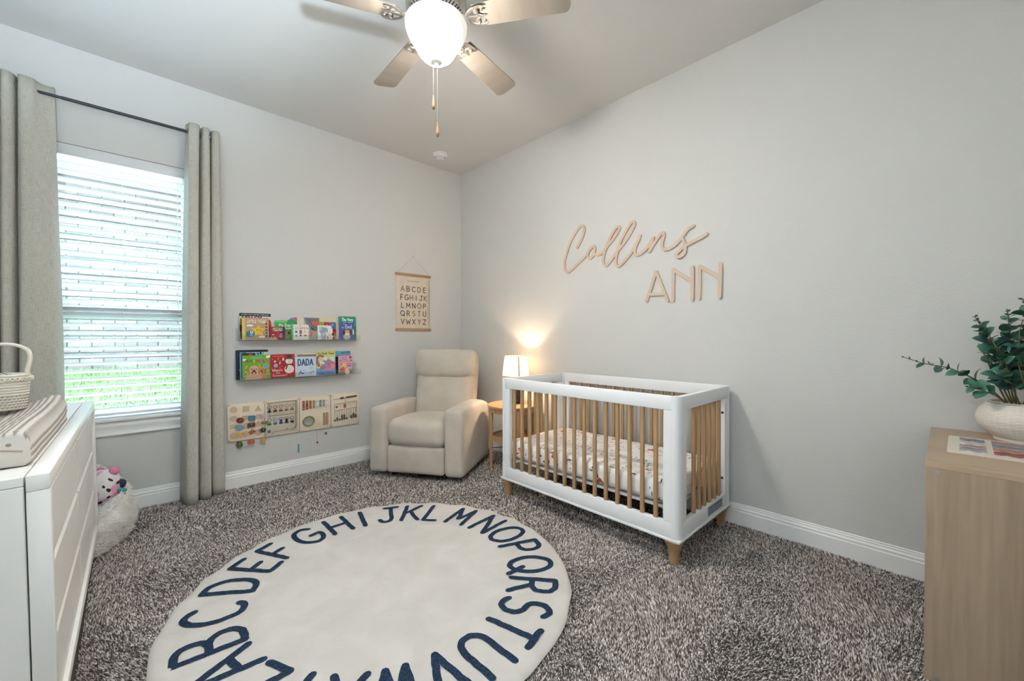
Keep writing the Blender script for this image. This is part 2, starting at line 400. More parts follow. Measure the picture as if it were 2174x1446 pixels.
# ------------------------------------------------------------------ room shell
WX0, WX1, WZ0, WZ1 = -0.385, 0.362, 0.665, 2.52           # window opening
def quad_box(name, x0, x1, y0, y1, z0, z1, mat):
    mb = MB().box(((x0 + x1) / 2, (y0 + y1) / 2, (z0 + z1) / 2), (x1 - x0, y1 - y0, z1 - z0)); return mb.make(name, mat, smooth=0)
floor = struct(quad_box('floor', XL - .12, XC + .12, YB - .12, YW + .16, -.12, 0, flat((.10, .085, .075), .95, name='carpet_backing', spec=.05)))
struct(quad_box('ceiling', XL - .12, XC + .12, YB - .12, YW + .16, HC, HC + .12, M_ceil))
struct(quad_box('wall_right', XC, XC + .12, YB - .12, YW + .16, 0, HC, M_wall))
struct(quad_box('wall_left', XL - .12, XL, YB - .12, YW + .16, 0, HC, M_wall))
mb = MB()
DX0, DX1, DZ = -.62, .36, 2.08       # unseen open doorway behind the camera, added to let fill light in
for (x0, x1, z0, z1) in ((XL, DX0, 0, HC), (DX1, XC, 0, HC), (DX0, DX1, DZ, HC)): mb.box(((x0 + x1) / 2, YB - .06, (z0 + z1) / 2), (x1 - x0, .12, z1 - z0))
struct(mb.make('wall_front', M_wall, smooth=0))
mb = MB()
for x in (DX0, DX1): mb.box((x + (.01 if x < 0 else -.01), YB - .06, DZ / 2), (.02, .15, DZ), .003, 1)
mb.box(((DX0 + DX1) / 2, YB - .06, DZ - .01), (DX1 - DX0, .15, .02), .003, 1)
for x in (DX0 - .035, DX1 + .035): mb.box((x, YB + .008, DZ / 2 + .03), (.07, .016, DZ + .06), .004, 1)
mb.box(((DX0 + DX1) / 2, YB + .008, DZ + .035), (DX1 - DX0, .016, .07), .004, 1)
struct(mb.make('trim_1', M_trim, smooth=0))
HY = YB - 2.4  # unseen hall, added to bounce the lamp's fill through the doorway
for nm, bx in (('floor_added_hall', (-1.5, 1.5, HY, YB - .12, -.12, 0)), ('ceiling_added_hall', (-1.5, 1.5, HY, YB - .12, 2.74, 2.86)), ('wall_added_hall_back', (-1.5, 1.5, HY - .12, HY, 0, 2.74)), ('wall_added_hall_left', (-1.62, -1.5, HY, YB - .12, 0, 2.74)), ('wall_added_hall_right', (1.5, 1.62, HY, YB - .12, 0, 2.74))):
    struct(quad_box(nm, *bx, M_wall))
hl = bpy.data.lights.new('hall_fill_light', 'AREA'); hl.shape = 'DISK'; hl.size = .5; hl.energy = HALL_FILL_W; hl.color = (.84, .93, 1.0)  # added lamp, out of view, fills the room from behind the camera
hlo = bpy.data.objects.new('hall_fill_light', hl); COL.objects.link(hlo); hlo.location = (-.1, YB - .45, 2.70)
mb = MB()
for (x0, x1, z0, z1) in ((XL, WX0, 0, HC), (WX1, XC, 0, HC), (WX0, WX1, 0, WZ0), (WX0, WX1, WZ1, HC)):
    mb.box(((x0 + x1) / 2, YW + .08, (z0 + z1) / 2), (x1 - x0, .16, z1 - z0))
struct(mb.make('wall_back', M_wall, smooth=0))
BBP = [(0, 0), (.017, 0), (.017, .094), (.012, .099), (.014, .104), (.014, .112), (.009, .120), (.010, .127), (.006, .132), (.007, .139), (.002, .142), (0, .142)]
def baseboard(name, a, b, out):
    a, b, out = Vector(a), Vector(b), Vector(out); n = len(BBP)
    vs = [p + out * d + Vector((0, 0, z)) for p in (a, b) for d, z in BBP]
    fs = [tuple(range(n)), tuple(range(n, 2 * n))] + [(i, (i + 1) % n, n + (i + 1) % n, n + i) for i in range(n)]
    return struct(MB().add(vs, fs).make(name, M_trim, smooth=20))
baseboard('baseboard_back', (XL, YW, 0), (XC, YW, 0), (0, -1, 0))
baseboard('baseboard_right', (XC, YB, 0), (XC, YW, 0), (-1, 0, 0))
baseboard('baseboard_left', (XL, YB, 0), (XL, YW, 0), (1, 0, 0))

# ------------------------------------------------------------------ window
wnd = thing('window_1', 'white single-hung window with two panes behind the blind', None); del wnd['label']; struct(wnd)
yF = 4.115
mb = MB()
for c, d in (((WX0 + .02, yF, 1.6), (.04, .06, WZ1 - WZ0)), ((WX1 - .02, yF, 1.6), (.04, .06, WZ1 - WZ0)), ((-.012, yF, WZ1 - .02), (WX1 - WX0, .06, .04)), ((-.012, yF, WZ0 + .03), (WX1 - WX0, .06, .06))):
    mb.box(c, d, .004, 1)
mb.make('window_frame', M_white, wnd)
mb = MB().box((-.012, yF - .02, 1.437), (.68, .05, .035), .004, 1); up_s = mb.make('meeting_rail', M_white, wnd)
mb = MB().box((-.012, yF - .035, 1.392), (.68, .055, .045), .004, 1); lo_s = mb.make('sash_rail', flat((.62, .70, .72), .4), wnd)
for x in (-.285, .265):
    MB().box((x, yF - .06, 1.425), (.07, .03, .014), .004, 2).box((x + .012, yF - .068, 1.436), (.03, .016, .012), .004, 1).make('sash_lock', M_white, wnd)
for z0, z1 in ((.72, 1.37), (1.455, 2.48)): MB().box((-.012, yF + .01, (z0 + z1) / 2), (.67, .004, z1 - z0)).make('pane', M_glass, wnd, smooth=0)
MB().box((-.012, YW + .035, .666), (WX1 - WX0 - .001, .13, .028), 0).box((-.012, YW - .018, .666), (.86, .038, .028), .008, 2).make('window_sill', M_trim, wnd)
mb = MB(); pr_ = [(0, .55), (.012, .55), (.018, .558), (.014, .575), (.016, .60), (.022, .615), (.022, .625), (.014, .652), (0, .652)]
n = len(pr_); vs = [(x, YW - d, z) for x in (-.43, .41) for d, z in pr_]
mb.add(vs, [tuple(range(n)), tuple(range(n, 2 * n))] + [(i, (i + 1) % n, n + (i + 1) % n, n + i) for i in range(n)])
mb.make('apron', M_trim, wnd, smooth=25)

# blind
bl = thing('window_blind', 'white horizontal slat blind lowered over the window', 'blind', (-.012, 4.035, 0))
MB().box((0, -.036, 2.4832), (.743, .012, .0732), .004, 2).box((0, .01, 2.497), (.72, .05, .04)).make('valance', flat((.70, .70, .72), .4), bl)
M_slat = flat((.84, .88, .90), .45, name='blind_slat')
sm = MB(); k = 6
pts = [(-.0255 + .051 * i / k, .0022 * (1 - (2 * i / k - 1) ** 2)) for i in range(k + 1)]
poly = pts + [(a, b - .0026) for a, b in reversed(pts)]
sm.prism(poly, .722, lambda u, v, w: (w - .361, u, v)); s0 = sm.make('slat', M_slat, bl)
zs = np.linspace(2.40, .735, 32)
for i, z in enumerate(zs):
    o = s0 if i == 0 else link('slat', s0.data, bl)
    o.location = (0, 0, float(z)); o.rotation_euler = (R(-25), 0, 0)
MB().box((0, 0, .698), (.722, .05, .018), .005, 2).make('bottom_rail', M_slat, bl)
for x in (-.33, .0, .305):
    mb = MB()
    for y in (-.027, .027): mb.tube([(x, y, .70), (x, y, 2.46)], .0011, 5)
    mb.make('ladder_cord', M_cord, bl)

# outside: brick wall, lawn
M_bricks = [flat(c, .9, name='brick_%d' % i, spec=.1) for i, c in enumerate([(.17, .135, .125), (.185, .15, .14), (.15, .13, .127), (.20, .165, .155), (.14, .127, .127)])]
M_mortar = bumped('mortar', (.25, .245, .235), .95, 60, .4, .004)
out = struct(quad_box('wall_outside', -2.2, 2.0, 7.12, 7.3, .4, 3.14, M_mortar))
bmesh_list = []
for i, mt in enumerate(M_bricks):
    b_ = MB().box((0, 0, 0), (.193, .03, .057), .004, 1); me = b_.make('brick', mt, out, smooth=0); bmesh_list.append(me.data); bpy.data.objects.remove(me)
cells = []
for row in range(34):
    z = .88 + row * .0672
    for c in range(-10, 9): cells.append((abs(c * .203 + .1), c * .203 + (.1 if row % 2 else 0), z))
cells.sort(key=lambda t: abs(t[1] + .05) * 1.0 + abs(t[2] - 1.7) * .35)
for i, (_, x, z) in enumerate(cells[:290]):
    link('brick', rnd.choice(bmesh_list), out, (x, 7.115 - rnd.random() * .006, z))
mb = MB()
for (_, x, z) in cells[290:]: mb.box((x, 7.115, z), (.193, .03, .057), 0, mi=rnd.randrange(5))
tag(mb.make('brick_courses', M_bricks, out, smooth=0), kind='stuff')
mb = MB().box((0, 7.0, 3.2), (4.6, .7, .08)); struct(mb.make('roof_outside', flat((.7, .7, .7), .7), smooth=0))
def gz(y): return .33 + (y - 4.2) * .18
lawn = MB().add([(-4, 4.16, gz(4.16)), (4, 4.16, gz(4.16)), (4, 7.12, gz(7.12)), (-4, 7.12, gz(7.12)), (-4, 4.16, -.2), (4, 4.16, -.2), (4, 7.12, -.2), (-4, 7.12, -.2)],
                [(0, 1, 2, 3), (4, 5, 6, 7), (0, 1, 5, 4), (1, 2, 6, 5), (2, 3, 7, 6), (3, 0, 4, 7)]).make('lawn_outside', bumped('lawn_soil', (.11, .14, .05), .95, 20, .3, var=.3), smooth=0)
struct(lawn)
mb = MB()
for i in range(9000):
    y = 4.25 + 2.8 * rnd.random(); x = -1.5 + 2.7 * rnd.random(); a = rnd.random() * PI; h = .03 + .04 * rnd.random(); w = .006
    z = gz(y); dx, dy = math.cos(a) * w, math.sin(a) * w; lx, ly = rnd.uniform(-.02, .02), rnd.uniform(-.02, .02)
    mb.add([(x - dx, y - dy, z - .002), (x + dx, y + dy, z - .002), (x + lx, y + ly, z + h)], [(0, 1, 2)], i % 3)
tag(mb.make('grass', [flat(c, .7, name='grass_%d' % i) for i, c in enumerate([(.10, .16, .045), (.13, .19, .06), (.17, .21, .085)])], smooth=0), 'short green grass outside the window', 'grass', kind='stuff')

# ------------------------------------------------------------------ curtains and rod
def curtain(label, top, bot, ztop, zbot, rings):
    T = catmull([(a, b, 0) for a, b in top], 8); B = catmull([(a, b, 0) for a, b in bot], 8)
    nz_ = 40; vs = []; fs = []; k = len(T); uv = []
    sl = [0]
    for i in range(1, k): sl.append(sl[-1] + (B[i] - B[i - 1]).length)
    for j in range(nz_ + 1):
        t = j / nz_; tt = t ** .8
        for i in range(k):
            p = T[i].lerp(B[i], tt)
            w = noise.noise(Vector((i * .15, t * 3.0, top[0][0] * 10))) * .006 * math.sin(PI * min(1, t * 1.2))
            vs.append((p.x + w, p.y + w * .7, ztop + (zbot - ztop) * t)); uv.append((sl[i], t * (ztop - zbot)))
    for j in range(nz_):
        for i in range(k - 1): fs.append((j * k + i, j * k + i + 1, (j + 1) * k + i + 1, (j + 1) * k + i))
    me = bpy.data.meshes.new('cloth'); me.from_pydata(vs, [], fs); me.materials.append(M_curtain)
    ul = me.uv_layers.new(name='UVMap')
    for lp in me.loops: ul.data[lp.index].uv = uv[lp.vertex_index]
    me.polygons.foreach_set('use_smooth', [True] * len(me.polygons))
    t_ = thing('curtain', label, 'curtain')
    o = link('cloth', me, t_)
    md = o.modifiers.new('thick', 'SOLIDIFY'); md.thickness = .003; md.offset = 0
    for (x, y, z, ang) in rings:
        mb = MB(); mb.tube([(.021 * math.cos(2 * PI * q / 16), 0, .021 * math.sin(2 * PI * q / 16)) for q in range(16)], .0045, 6, closed=True)
        g = mb.make('grommet', flat((.25, .26, .27), .3, 1.0, name='grommet_metal'), t_, loc=(x, y, z), rot=(0, 0, ang))
    return t_
RY, RZ = 3.895, 2.774
curtain('heavy oatmeal linen curtain gathered beside the bookshelves',
        [(.338, 3.93), (.350, 3.895), (.356, 3.862), (.385, 3.855), (.410, 3.866), (.416, 3.90), (.422, 3.93), (.430, 3.91), (.440, 3.88), (.462, 3.872), (.476, 3.885), (.482, 3.92), (.490, 3.935), (.498, 3.90), (.520, 3.888), (.538, 3.90), (.545, 3.94)],
        [(.285, 3.955), (.300, 3.87), (.312, 3.79), (.345, 3.778), (.377, 3.785), (.381, 3.85), (.386, 3.905), (.394, 3.87), (.405, 3.848), (.435, 3.838), (.462, 3.842), (.467, 3.89), (.473, 3.935), (.482, 3.90), (.520, 3.888), (.556, 3.90), (.562, 3.95)],
        2.835, .004, [(.352, RY, RZ, R(70)), (.417, RY, RZ, R(80)), (.480, RY, RZ, R(80))])
curtain('oatmeal linen curtain hanging behind the white dresser',
        [(-.322, 3.915), (-.345, 3.925), (-.372, 3.918), (-.392, 3.895), (-.405, 3.868), (-.440, 3.856), (-.462, 3.862), (-.470, 3.90), (-.474, 3.93), (-.482, 3.89), (-.500, 3.862), (-.525, 3.856), (-.534, 3.885), (-.538, 3.925), (-.548, 3.88), (-.58, 3.86), (-.61, 3.87), (-.63, 3.93)],
        [(-.285, 3.91), (-.300, 3.83), (-.318, 3.80), (-.37, 3.79), (-.43, 3.795), (-.470, 3.81), (-.478, 3.86), (-.482, 3.92), (-.492, 3.86), (-.505, 3.82), (-.545, 3.81), (-.552, 3.86), (-.556, 3.93), (-.566, 3.86), (-.585, 3.82), (-.62, 3.81), (-.65, 3.84), (-.67, 3.93)],
        2.835, .004, [(-.395, RY, RZ, R(60)), (-.470, RY, RZ, R(80)), (-.536, RY, RZ, R(80))])
rod = thing('curtain_rod', 'thin black metal curtain rod above the window', 'curtain rod', (0, RY, RZ))
MB().tube([(-.64, 0, 0), (-.29, 0, 0)], .0085, 12).make('rod', M_rod, rod)
MB().tube([(-.29, 0, 0), (.40, 0, 0)], .0105, 12).make('sleeve', M_rod, rod)
for x in (-.60, .385): MB().tube([(x, 0, -.012), (x, .05, -.012), (x, YW - RY, -.012)], .006, 8).box((x, YW - RY - .003, -.012), (.03, .006, .07), .002, 1).make('bracket', M_rod, rod)
for x in (-.645, .408): MB().sphere((x, 0, 0), .014, 12).make('finial', M_rod, rod)

# ------------------------------------------------------------------ ceiling fan
FX, FY = 1.152, 1.775
fan = thing('ceiling_fan', 'five-blade brushed nickel ceiling fan with a lit frosted glass bowl', 'ceiling fan', (FX, FY, 0))
MB().lathe([(.001, HC - .06), (.03, HC - .058), (.062, HC - .03), (.07, HC - .001)], 32).tube([(0, 0, 2.98), (0, 0, HC - .05)], .013, 12).make('canopy', M_nickel, fan)
MB().lathe([(.03, 3.03), (.07, 3.02), (.11, 3.0), (.146, 2.965), (.152, 2.94), (.152, 2.885), (.146, 2.872), (.14, 2.868), (.088, 2.846), (.07, 2.842), (.05, 2.84)], 48).make('motor_housing', M_nickel, fan)
hs = [o for o in fan.children if o.name.startswith('motor')][0]
vm = MB().box((.115, 0, 0), (.040, .0052, .004), .001, 1).make('vent_slot', M_dark, hs, loc=(0, 0, 2.8556))  # dark bars on the surface, painted shade of the vent openings
vm.rotation_euler = (0, R(-23) * 0, 0)
for k in range(44):
    o = vm if k == 0 else link('vent_slot', vm.data, hs, (0, 0, 2.8556))
    o.rotation_euler = (0, R(-23), 2 * PI * k / 44)
for o in [c for c in hs.children]: o.location = (0, 0, 2.8556 - .115 * math.sin(R(23)) * 0 - 0)
# slots follow the sloped underside
for o in hs.children:
    th = o.rotation_euler.z
    o.matrix_local = Matrix.Translation((0, 0, 2.8568)) @ Matrix.Rotation(th, 4, 'Z') @ Matrix.Translation((.115, 0, 0)) @ Matrix.Rotation(R(-23), 4, 'Y') @ Matrix.Translation((-.115, 0, 0))
def blade_poly():
    p = []
    L0, L1 = .205, .665; w0, w1 = .058, .072
    p += [(L0, -w0), (L1 - .03, -w1)] + arc(L1 - .03, -w1 + .03, .03, .03, -90, 0, 5) + arc(L1 - .022, w1 - .045, .03, .045, 0, 90, 5) + [(L0, w0)]
    return p
bmb = MB().prism(blade_poly(), .006, lambda u, v, w: (u, v, w - .003)); b0 = bmb.make('blade', M_blade, fan)
def iron_mesh():
    mb = MB()
    mb.tube([(.085, 0, .035), (.12, 0, .022), (.155, 0, .002), (.19, 0, -.006)], [.016, .014, .013, .010], 8, sq=.5)
    for s in (-1, 1):
        mb.tube(catmull([(.165, .004 * s, -.002), (.178, .026 * s, -.007), (.205, .044 * s, -.008), (.24, .05 * s, -.008), (.262, .044 * s, -.008)], 5), [.010] * 6 + [.009] * 6 + [.008] * 4 + [.007, .006, .005, .004, .003], 7, sq=.55)
        mb.tube(catmull([(.215, .045 * s, -.008), (.225, .028 * s, -.008), (.222, .012 * s, -.008), (.245, .0, -.008)], 5), .006, 6, sq=.6)
    mb.tube([(.18, 0, -.007), (.215, 0, -.008), (.262, 0, -.008)], [.011, .008, .005], 7, sq=.55)
    for x, y in ((.25, .03), (.25, -.03), (.235, 0)): mb.sphere((x, y, -.008), .007, 8, sc=(1, 1, .6))
    return mb
i0 = iron_mesh().make('blade_iron', flat((.72, .68, .63), .3, 1.0, name='polished_iron'), fan)
for k in range(5):
    th = PI / 2 - (R(3.5) + k * 2 * PI / 5)
    for src in (b0, i0):
        o = src if k == 0 else link(src.name.split('.')[0], src.data, fan)
        o.matrix_local = Matrix.Translation((0, 0, 2.822)) @ Matrix.Rotation(th, 4, 'Z') @ Matrix.Rotation(R(-11) if src is b0 else R(-6), 4, 'X')
MB().lathe([(.05, 2.842), (.055, 2.83), (.05, 2.82), (.075, 2.815), (.13, 2.812), (.13, 2.806), (.04, 2.806)], 32).make('light_fitter', M_nickel, fan)
def bowl_mat():
    m = bpy.data.materials.new('lit_frosted_glass'); m.use_nodes = True; nt = m.node_tree; nt.nodes.clear(); L = nt.links.new
    o = nt.nodes.new('ShaderNodeOutputMaterial'); e = nt.nodes.new('ShaderNodeEmission'); d = nt.nodes.new('ShaderNodeBsdfPrincipled')
    d.inputs['Base Color'].default_value = (.60, .59, .57, 1); d.inputs['Roughness'].default_value = .25
    tc = nt.nodes.new('ShaderNodeTexCoord'); nz = N(nt, 'ShaderNodeTexNoise', Scale=8, Detail=3, Distortion=2.5); L(tc.outputs['Object'], nz.inputs['Vector'])
    tot = None
    for bx, by, bz in ((-.075, -.02, 2.70), (.00, -.085, 2.70), (.06, .05, 2.70)):      # three bulbs glow through the glass
        ds = N(nt, 'ShaderNodeVectorMath', _operation='DISTANCE'); ds.inputs[1].default_value = (bx, by, bz); L(tc.outputs['Object'], ds.inputs[0])
        mr = N(nt, 'ShaderNodeMapRange', _interpolation_type='SMOOTHSTEP'); mr.inputs['From Min'].default_value = .035; mr.inputs['From Max'].default_value = .105
        mr.inputs['To Min'].default_value = FAN_L * 1.5; mr.inputs['To Max'].default_value = .0; L(ds.outputs['Value'], mr.inputs[0])
        if tot is None: tot = mr.outputs[0]
        else: ad = N(nt, 'ShaderNodeMath', _operation='ADD'); L(tot, ad.inputs[0]); L(mr.outputs[0], ad.inputs[1]); tot = ad.outputs[0]
    sw = N(nt, 'ShaderNodeMath', _operation='MULTIPLY_ADD'); sw.inputs[1].default_value = .10; sw.inputs[2].default_value = .13; L(nz.outputs[0], sw.inputs[0])
    fa = N(nt, 'ShaderNodeMath', _operation='ADD'); L(tot, fa.inputs[0]); L(sw.outputs[0], fa.inputs[1]); mr = fa
    e.inputs[0].default_value = (1.0, .925, .83, 1); L(mr.outputs[0], e.inputs[1])
    a = nt.nodes.new('ShaderNodeAddShader'); L(e.outputs[0], a.inputs[0]); L(d.outputs[0], a.inputs[1]); L(a.outputs[0], o.inputs[0]); return m
MB().lathe([(.150, 2.822), (.156, 2.812), (.155, 2.796), (.149, 2.772), (.136, 2.744), (.118, 2.716), (.103, 2.696), (.094, 2.676), (.078, 2.655), (.054, 2.636), (.026, 2.626), (.001, 2.624)], 28).make('glass_bowl', bowl_mat(), fan)
MB().lathe([(.001, 2.632), (.028, 2.631), (.027, 2.625), (.010, 2.618), (.011, 2.606), (.006, 2.598), (.001, 2.596)], 16).make('finial', flat((.85, .83, .78), .3), fan)
M_chain = flat((.75, .72, .66), .35, 1.0, name='chain_metal'); M_pend = wood('pendant_wood', (.20, .09, .035), (.36, .18, .075), 12, (1, 1, .3))
for (x, y, zt, zb) in ((-.012, .010, 2.612, 2.448), (.004, -.002, 2.597, 2.312)):
    mb = MB()
    for q in range(int((zt - zb) / .006)): mb.sphere((x, y, zt - q * .006), .0019, 6)
    c = mb.make('pull_chain', M_chain, fan)
    MB().lathe([(.001, .012), (.003, .010), (.004, 0), (.0062, -.02), (.0085, -.038), (.0085, -.05), (.005, -.058), (.001, -.06)], 12).make('pendant', M_pend, c, loc=(x, y, zb))

# smoke detector
sd = thing('smoke_detector', 'small round white smoke detector on the ceiling near the corner', 'smoke detector', (2.42, 3.66, HC), (PI, 0, 0))
MB().lathe([(.076, 0), (.076, .006), (.070, .010), (.066, .0105)], 32).make('mounting_plate', flat((.80, .79, .78), .5), sd)
MB().lathe([(.060, .010), (.060, .014), (.063, .016), (.063, .030), (.058, .036), (.04, .038), (.001, .038)], 32).make('housing', flat((.82, .82, .83), .5), sd)
for k, (a, r, s) in enumerate(((40, .045, .006), (55, .050, .004), (200, .048, .005), (215, .048, .005))): MB().lathe([(s, 0), (s, .002), (.0001, .002)], 10).make('vent_hole', M_dark, sd, loc=(r * math.cos(R(a)), r * math.sin(R(a)), .0375))
# ------------------------------------------------------------------ carpet pile (tufts) as real geometry
RUGC, RUGR = (.961, 1.937), .912
def carpet():
    rg = np.random.RandomState(3); sp = .0056
    gx, gy = np.meshgrid(np.arange(-.14, XC - .012, sp), np.arange(.0, YW - .012, sp))
    x = (gx + rg.uniform(-.5, .5, gx.shape) * sp).ravel(); y = (gy + rg.uniform(-.5, .5, gy.shape) * sp).ravel()
    d = x * math.sin(yaw) + y * math.cos(yaw); r = x * math.cos(yaw) - y * math.sin(yaw)
    keep = (np.hypot(x - RUGC[0], y - RUGC[1]) > RUGR - .025) & (d > 1.30) & (np.abs(r) < d * 1.32)
    x, y, d = x[keep], y[keep], d[keep]
    far = (d > 2.6) & (rg.rand(len(x)) < .40); x, y = x[~far], y[~far]
    n = len(x)
    def lf(x, y, s, k):
        v = np.zeros_like(x); q = np.random.RandomState(k)
        for _ in range(9):
            a = q.uniform(0, 2 * PI); f = s * q.uniform(.6, 1.8); v += np.sin((x * math.cos(a) + y * math.sin(a)) * f + q.uniform(0, 6.28))
        return v / 3
    l1 = lf(x, y, 9, 5); l2 = lf(x, y, 16, 11)
    h = .0115 + rg.uniform(-.003, .003, n) + .0012 * l2
    lean = .75 * np.tanh(1.5 * l1); la = .6 + .5 * l2
    tx = x + h * lean * np.cos(la) + rg.normal(0, .0021, n); ty = y + h * lean * np.sin(la) + rg.normal(0, .0021, n)
    w = .0038; a0 = rg.uniform(0, 2 * PI, n)
    V = np.zeros((n, 4, 3)); 
    for k in range(3):
        V[:, k, 0] = x + w * np.cos(a0 + k * 2.0944); V[:, k, 1] = y + w * np.sin(a0 + k * 2.0944); V[:, k, 2] = .0
    V[:, 3, 0] = tx; V[:, 3, 1] = ty; V[:, 3, 2] = h
    idx = np.arange(n)[:, None] * 4; tri = np.array([[0, 1, 3], [1, 2, 3], [2, 0, 3]])
    F = (idx[:, :, None] + tri[None]).reshape(-1)
    me = bpy.data.meshes.new('carpet_pile'); me.vertices.add(n * 4); me.vertices.foreach_set('co', V.ravel())
    nf = n * 3; me.loops.add(nf * 3); me.loops.foreach_set('vertex_index', F.astype(np.int32))
    me.polygons.add(nf); me.polygons.foreach_set('loop_start', np.arange(nf, dtype=np.int32) * 3); me.polygons.foreach_set('loop_total', np.full(nf, 3, np.int32))
    pal = np.array([[.10, .078, .068], [.27, .235, .215], [.52, .47, .44], [.84, .79, .75]])
    pick = rg.choice(4, n, p=[.30, .27, .25, .18]); c = pal[pick] * rg.uniform(.85, 1.15, (n, 1))
    ca = me.color_attributes.new('yarn', 'FLOAT_COLOR', 'POINT'); cc = np.ones((n, 4, 4)); cc[:, :, :3] = c[:, None]; ca.data.foreach_set('color', cc.ravel())
    me.update(); me.validate()
    m, nt, b = new_mat('carpet_yarn'); at = nt.nodes.new('ShaderNodeVertexColor'); at.layer_name = 'yarn'
    nt.links.new(at.outputs[0], b.inputs['Base Color']); b.inputs['Roughness'].default_value = .95; b.inputs['Specular IOR Level'].default_value = .1
    me.materials.append(m)
    return tag(link('carpet_pile', me, floor), kind='stuff')
carpet()

# ------------------------------------------------------------------ alphabet rug
def rug():
    m, nt, b = new_mat('cream_shag'); L = nt.links.new
    tc = nt.nodes.new('ShaderNodeTexCoord')
    n1 = N(nt, 'ShaderNodeTexNoise', Scale=5, Detail=5, Distortion=.8); n2 = N(nt, 'ShaderNodeTexNoise', Scale=260, Detail=3)
    L(tc.outputs['Object'], n1.inputs['Vector']); L(tc.outputs['Object'], n2.inputs['Vector'])
    rp = ramp(nt, [(.3, (.53, .505, .475)), (.7, (.61, .585, .555))]); L(n1.outputs[0], rp.inputs[0]); L(rp.outputs[0], b.inputs['Base Color'])
    ad = N(nt, 'ShaderNodeMath', _operation='MULTIPLY_ADD'); ad.inputs[1].default_value = 4; L(n1.outputs[0], ad.inputs[0]); L(n2.outputs[0], ad.inputs[2])
    bp = N(nt, 'ShaderNodeBump', Strength=.5, Distance=.004); L(ad.outputs[0], bp.inputs['Height']); L(bp.outputs[0], b.inputs['Normal'])
    b.inputs['Roughness'].default_value = .95; b.inputs['Specular IOR Level'].default_value = .1; b.inputs['Sheen Weight'].default_value = .2
    t = thing('alphabet_rug', 'round cream shag rug with navy alphabet letters around its edge', 'rug', (RUGC[0], RUGC[1], 0))
    K = 144; vs = []; fs = []
    rad = []
    for k in range(K):
        th = 2 * PI * k / K
        rad.append(RUGR + .007 * math.sin(26 * th + 2 * math.sin(3 * th)) * (.4 + .6 * noise.noise(Vector((math.cos(th) * 2, math.sin(th) * 2, 3)))) + .008 * noise.noise(Vector((math.cos(th) * 1.5, math.sin(th) * 1.5, 0))))
    prof = [(1.0, .006), (1.006, .014), (1.0, .022), (.985, .0265), (.96, .027), (.8, .027), (.55, .027), (.3, .027), (.02, .027)]
    for (f, z) in prof:
        for k in range(K):
            th = 2 * PI * k / K; wv = .004 * math.sin(26 * th + 1) * max(0, f - .8) / .2
            vs.append((rad[k] * f * math.cos(th), rad[k] * f * math.sin(th), z + wv * (z > .01) + .0015 * noise.noise(Vector((f * math.cos(th) * 9, f * math.sin(th) * 9, 1)))))
    for i in range(len(prof) - 1):
        for k in range(K): fs.append((i * K + k, i * K + (k + 1) % K, (i + 1) * K + (k + 1) % K, (i + 1) * K + k))
    fs.append(tuple((len(prof) - 1) * K + k for k in range(K))); fs.append(tuple(range(K - 1, -1, -1)))
    MB().add(vs, fs).make('rug_body', m, t, smooth=60)
    ml = bumped('navy_shag', (.024, .042, .078), .95, 300, .6, .003, 2, var=.6, vscale=160, spec=.05)
    ang = dict(zip('ABCDEFGHIJKLMNOPQRSTUVWXYZ', (-101.3, -86.7, -70.7, -54, -39.8, -28.0, -13.3, 1.5, 13.5, 25.3, 38.8, 50.8, 66.5, 83.5, 98, 111.5, 126, 140.5, 153.5, 165, 178, 191, 204.5, 218.5, 231.5, 244.5)))
    H = .222
    for ch, a in ang.items():
        wd, st = GL[ch]; mb = MB(); rr = random.Random(ord(ch))
        sx = .66 if ch in 'MW' else (.72 if ch in 'OQCGD' else .80)
        def fr(u, v, w, a=a):
            th = R(90 - a); e = Vector((math.cos(th), math.sin(th), 0)); s = Vector((math.sin(th), -math.cos(th), 0))
            p = e * (.622 + v) + s * u; return (p.x, p.y, .0292 + w)
        for ln in st:
            den = []
            for p, q in zip(ln[:-1], ln[1:]):
                k = max(1, int(math.hypot((q[0] - p[0]) * sx, q[1] - p[1]) / .09))
                den += [(p[0] + (q[0] - p[0]) * i / k, p[1] + (q[1] - p[1]) * i / k) for i in range(k)]
            den.append(ln[-1])
            den = [((u - wd / 2) * H * sx + rr.uniform(-.0022, .0022), v * H + rr.uniform(-.0022, .0022)) for u, v in den]
            for pl_ in stroke_polys(den, .029 if ch not in 'JKLMN' else .028, n=7): mb.add([fr(u, v, rr.uniform(0, .0008)) for u, v in pl_], [tuple(range(len(pl_)))])
        mb.make('letter', ml, t, smooth=0)
rug()

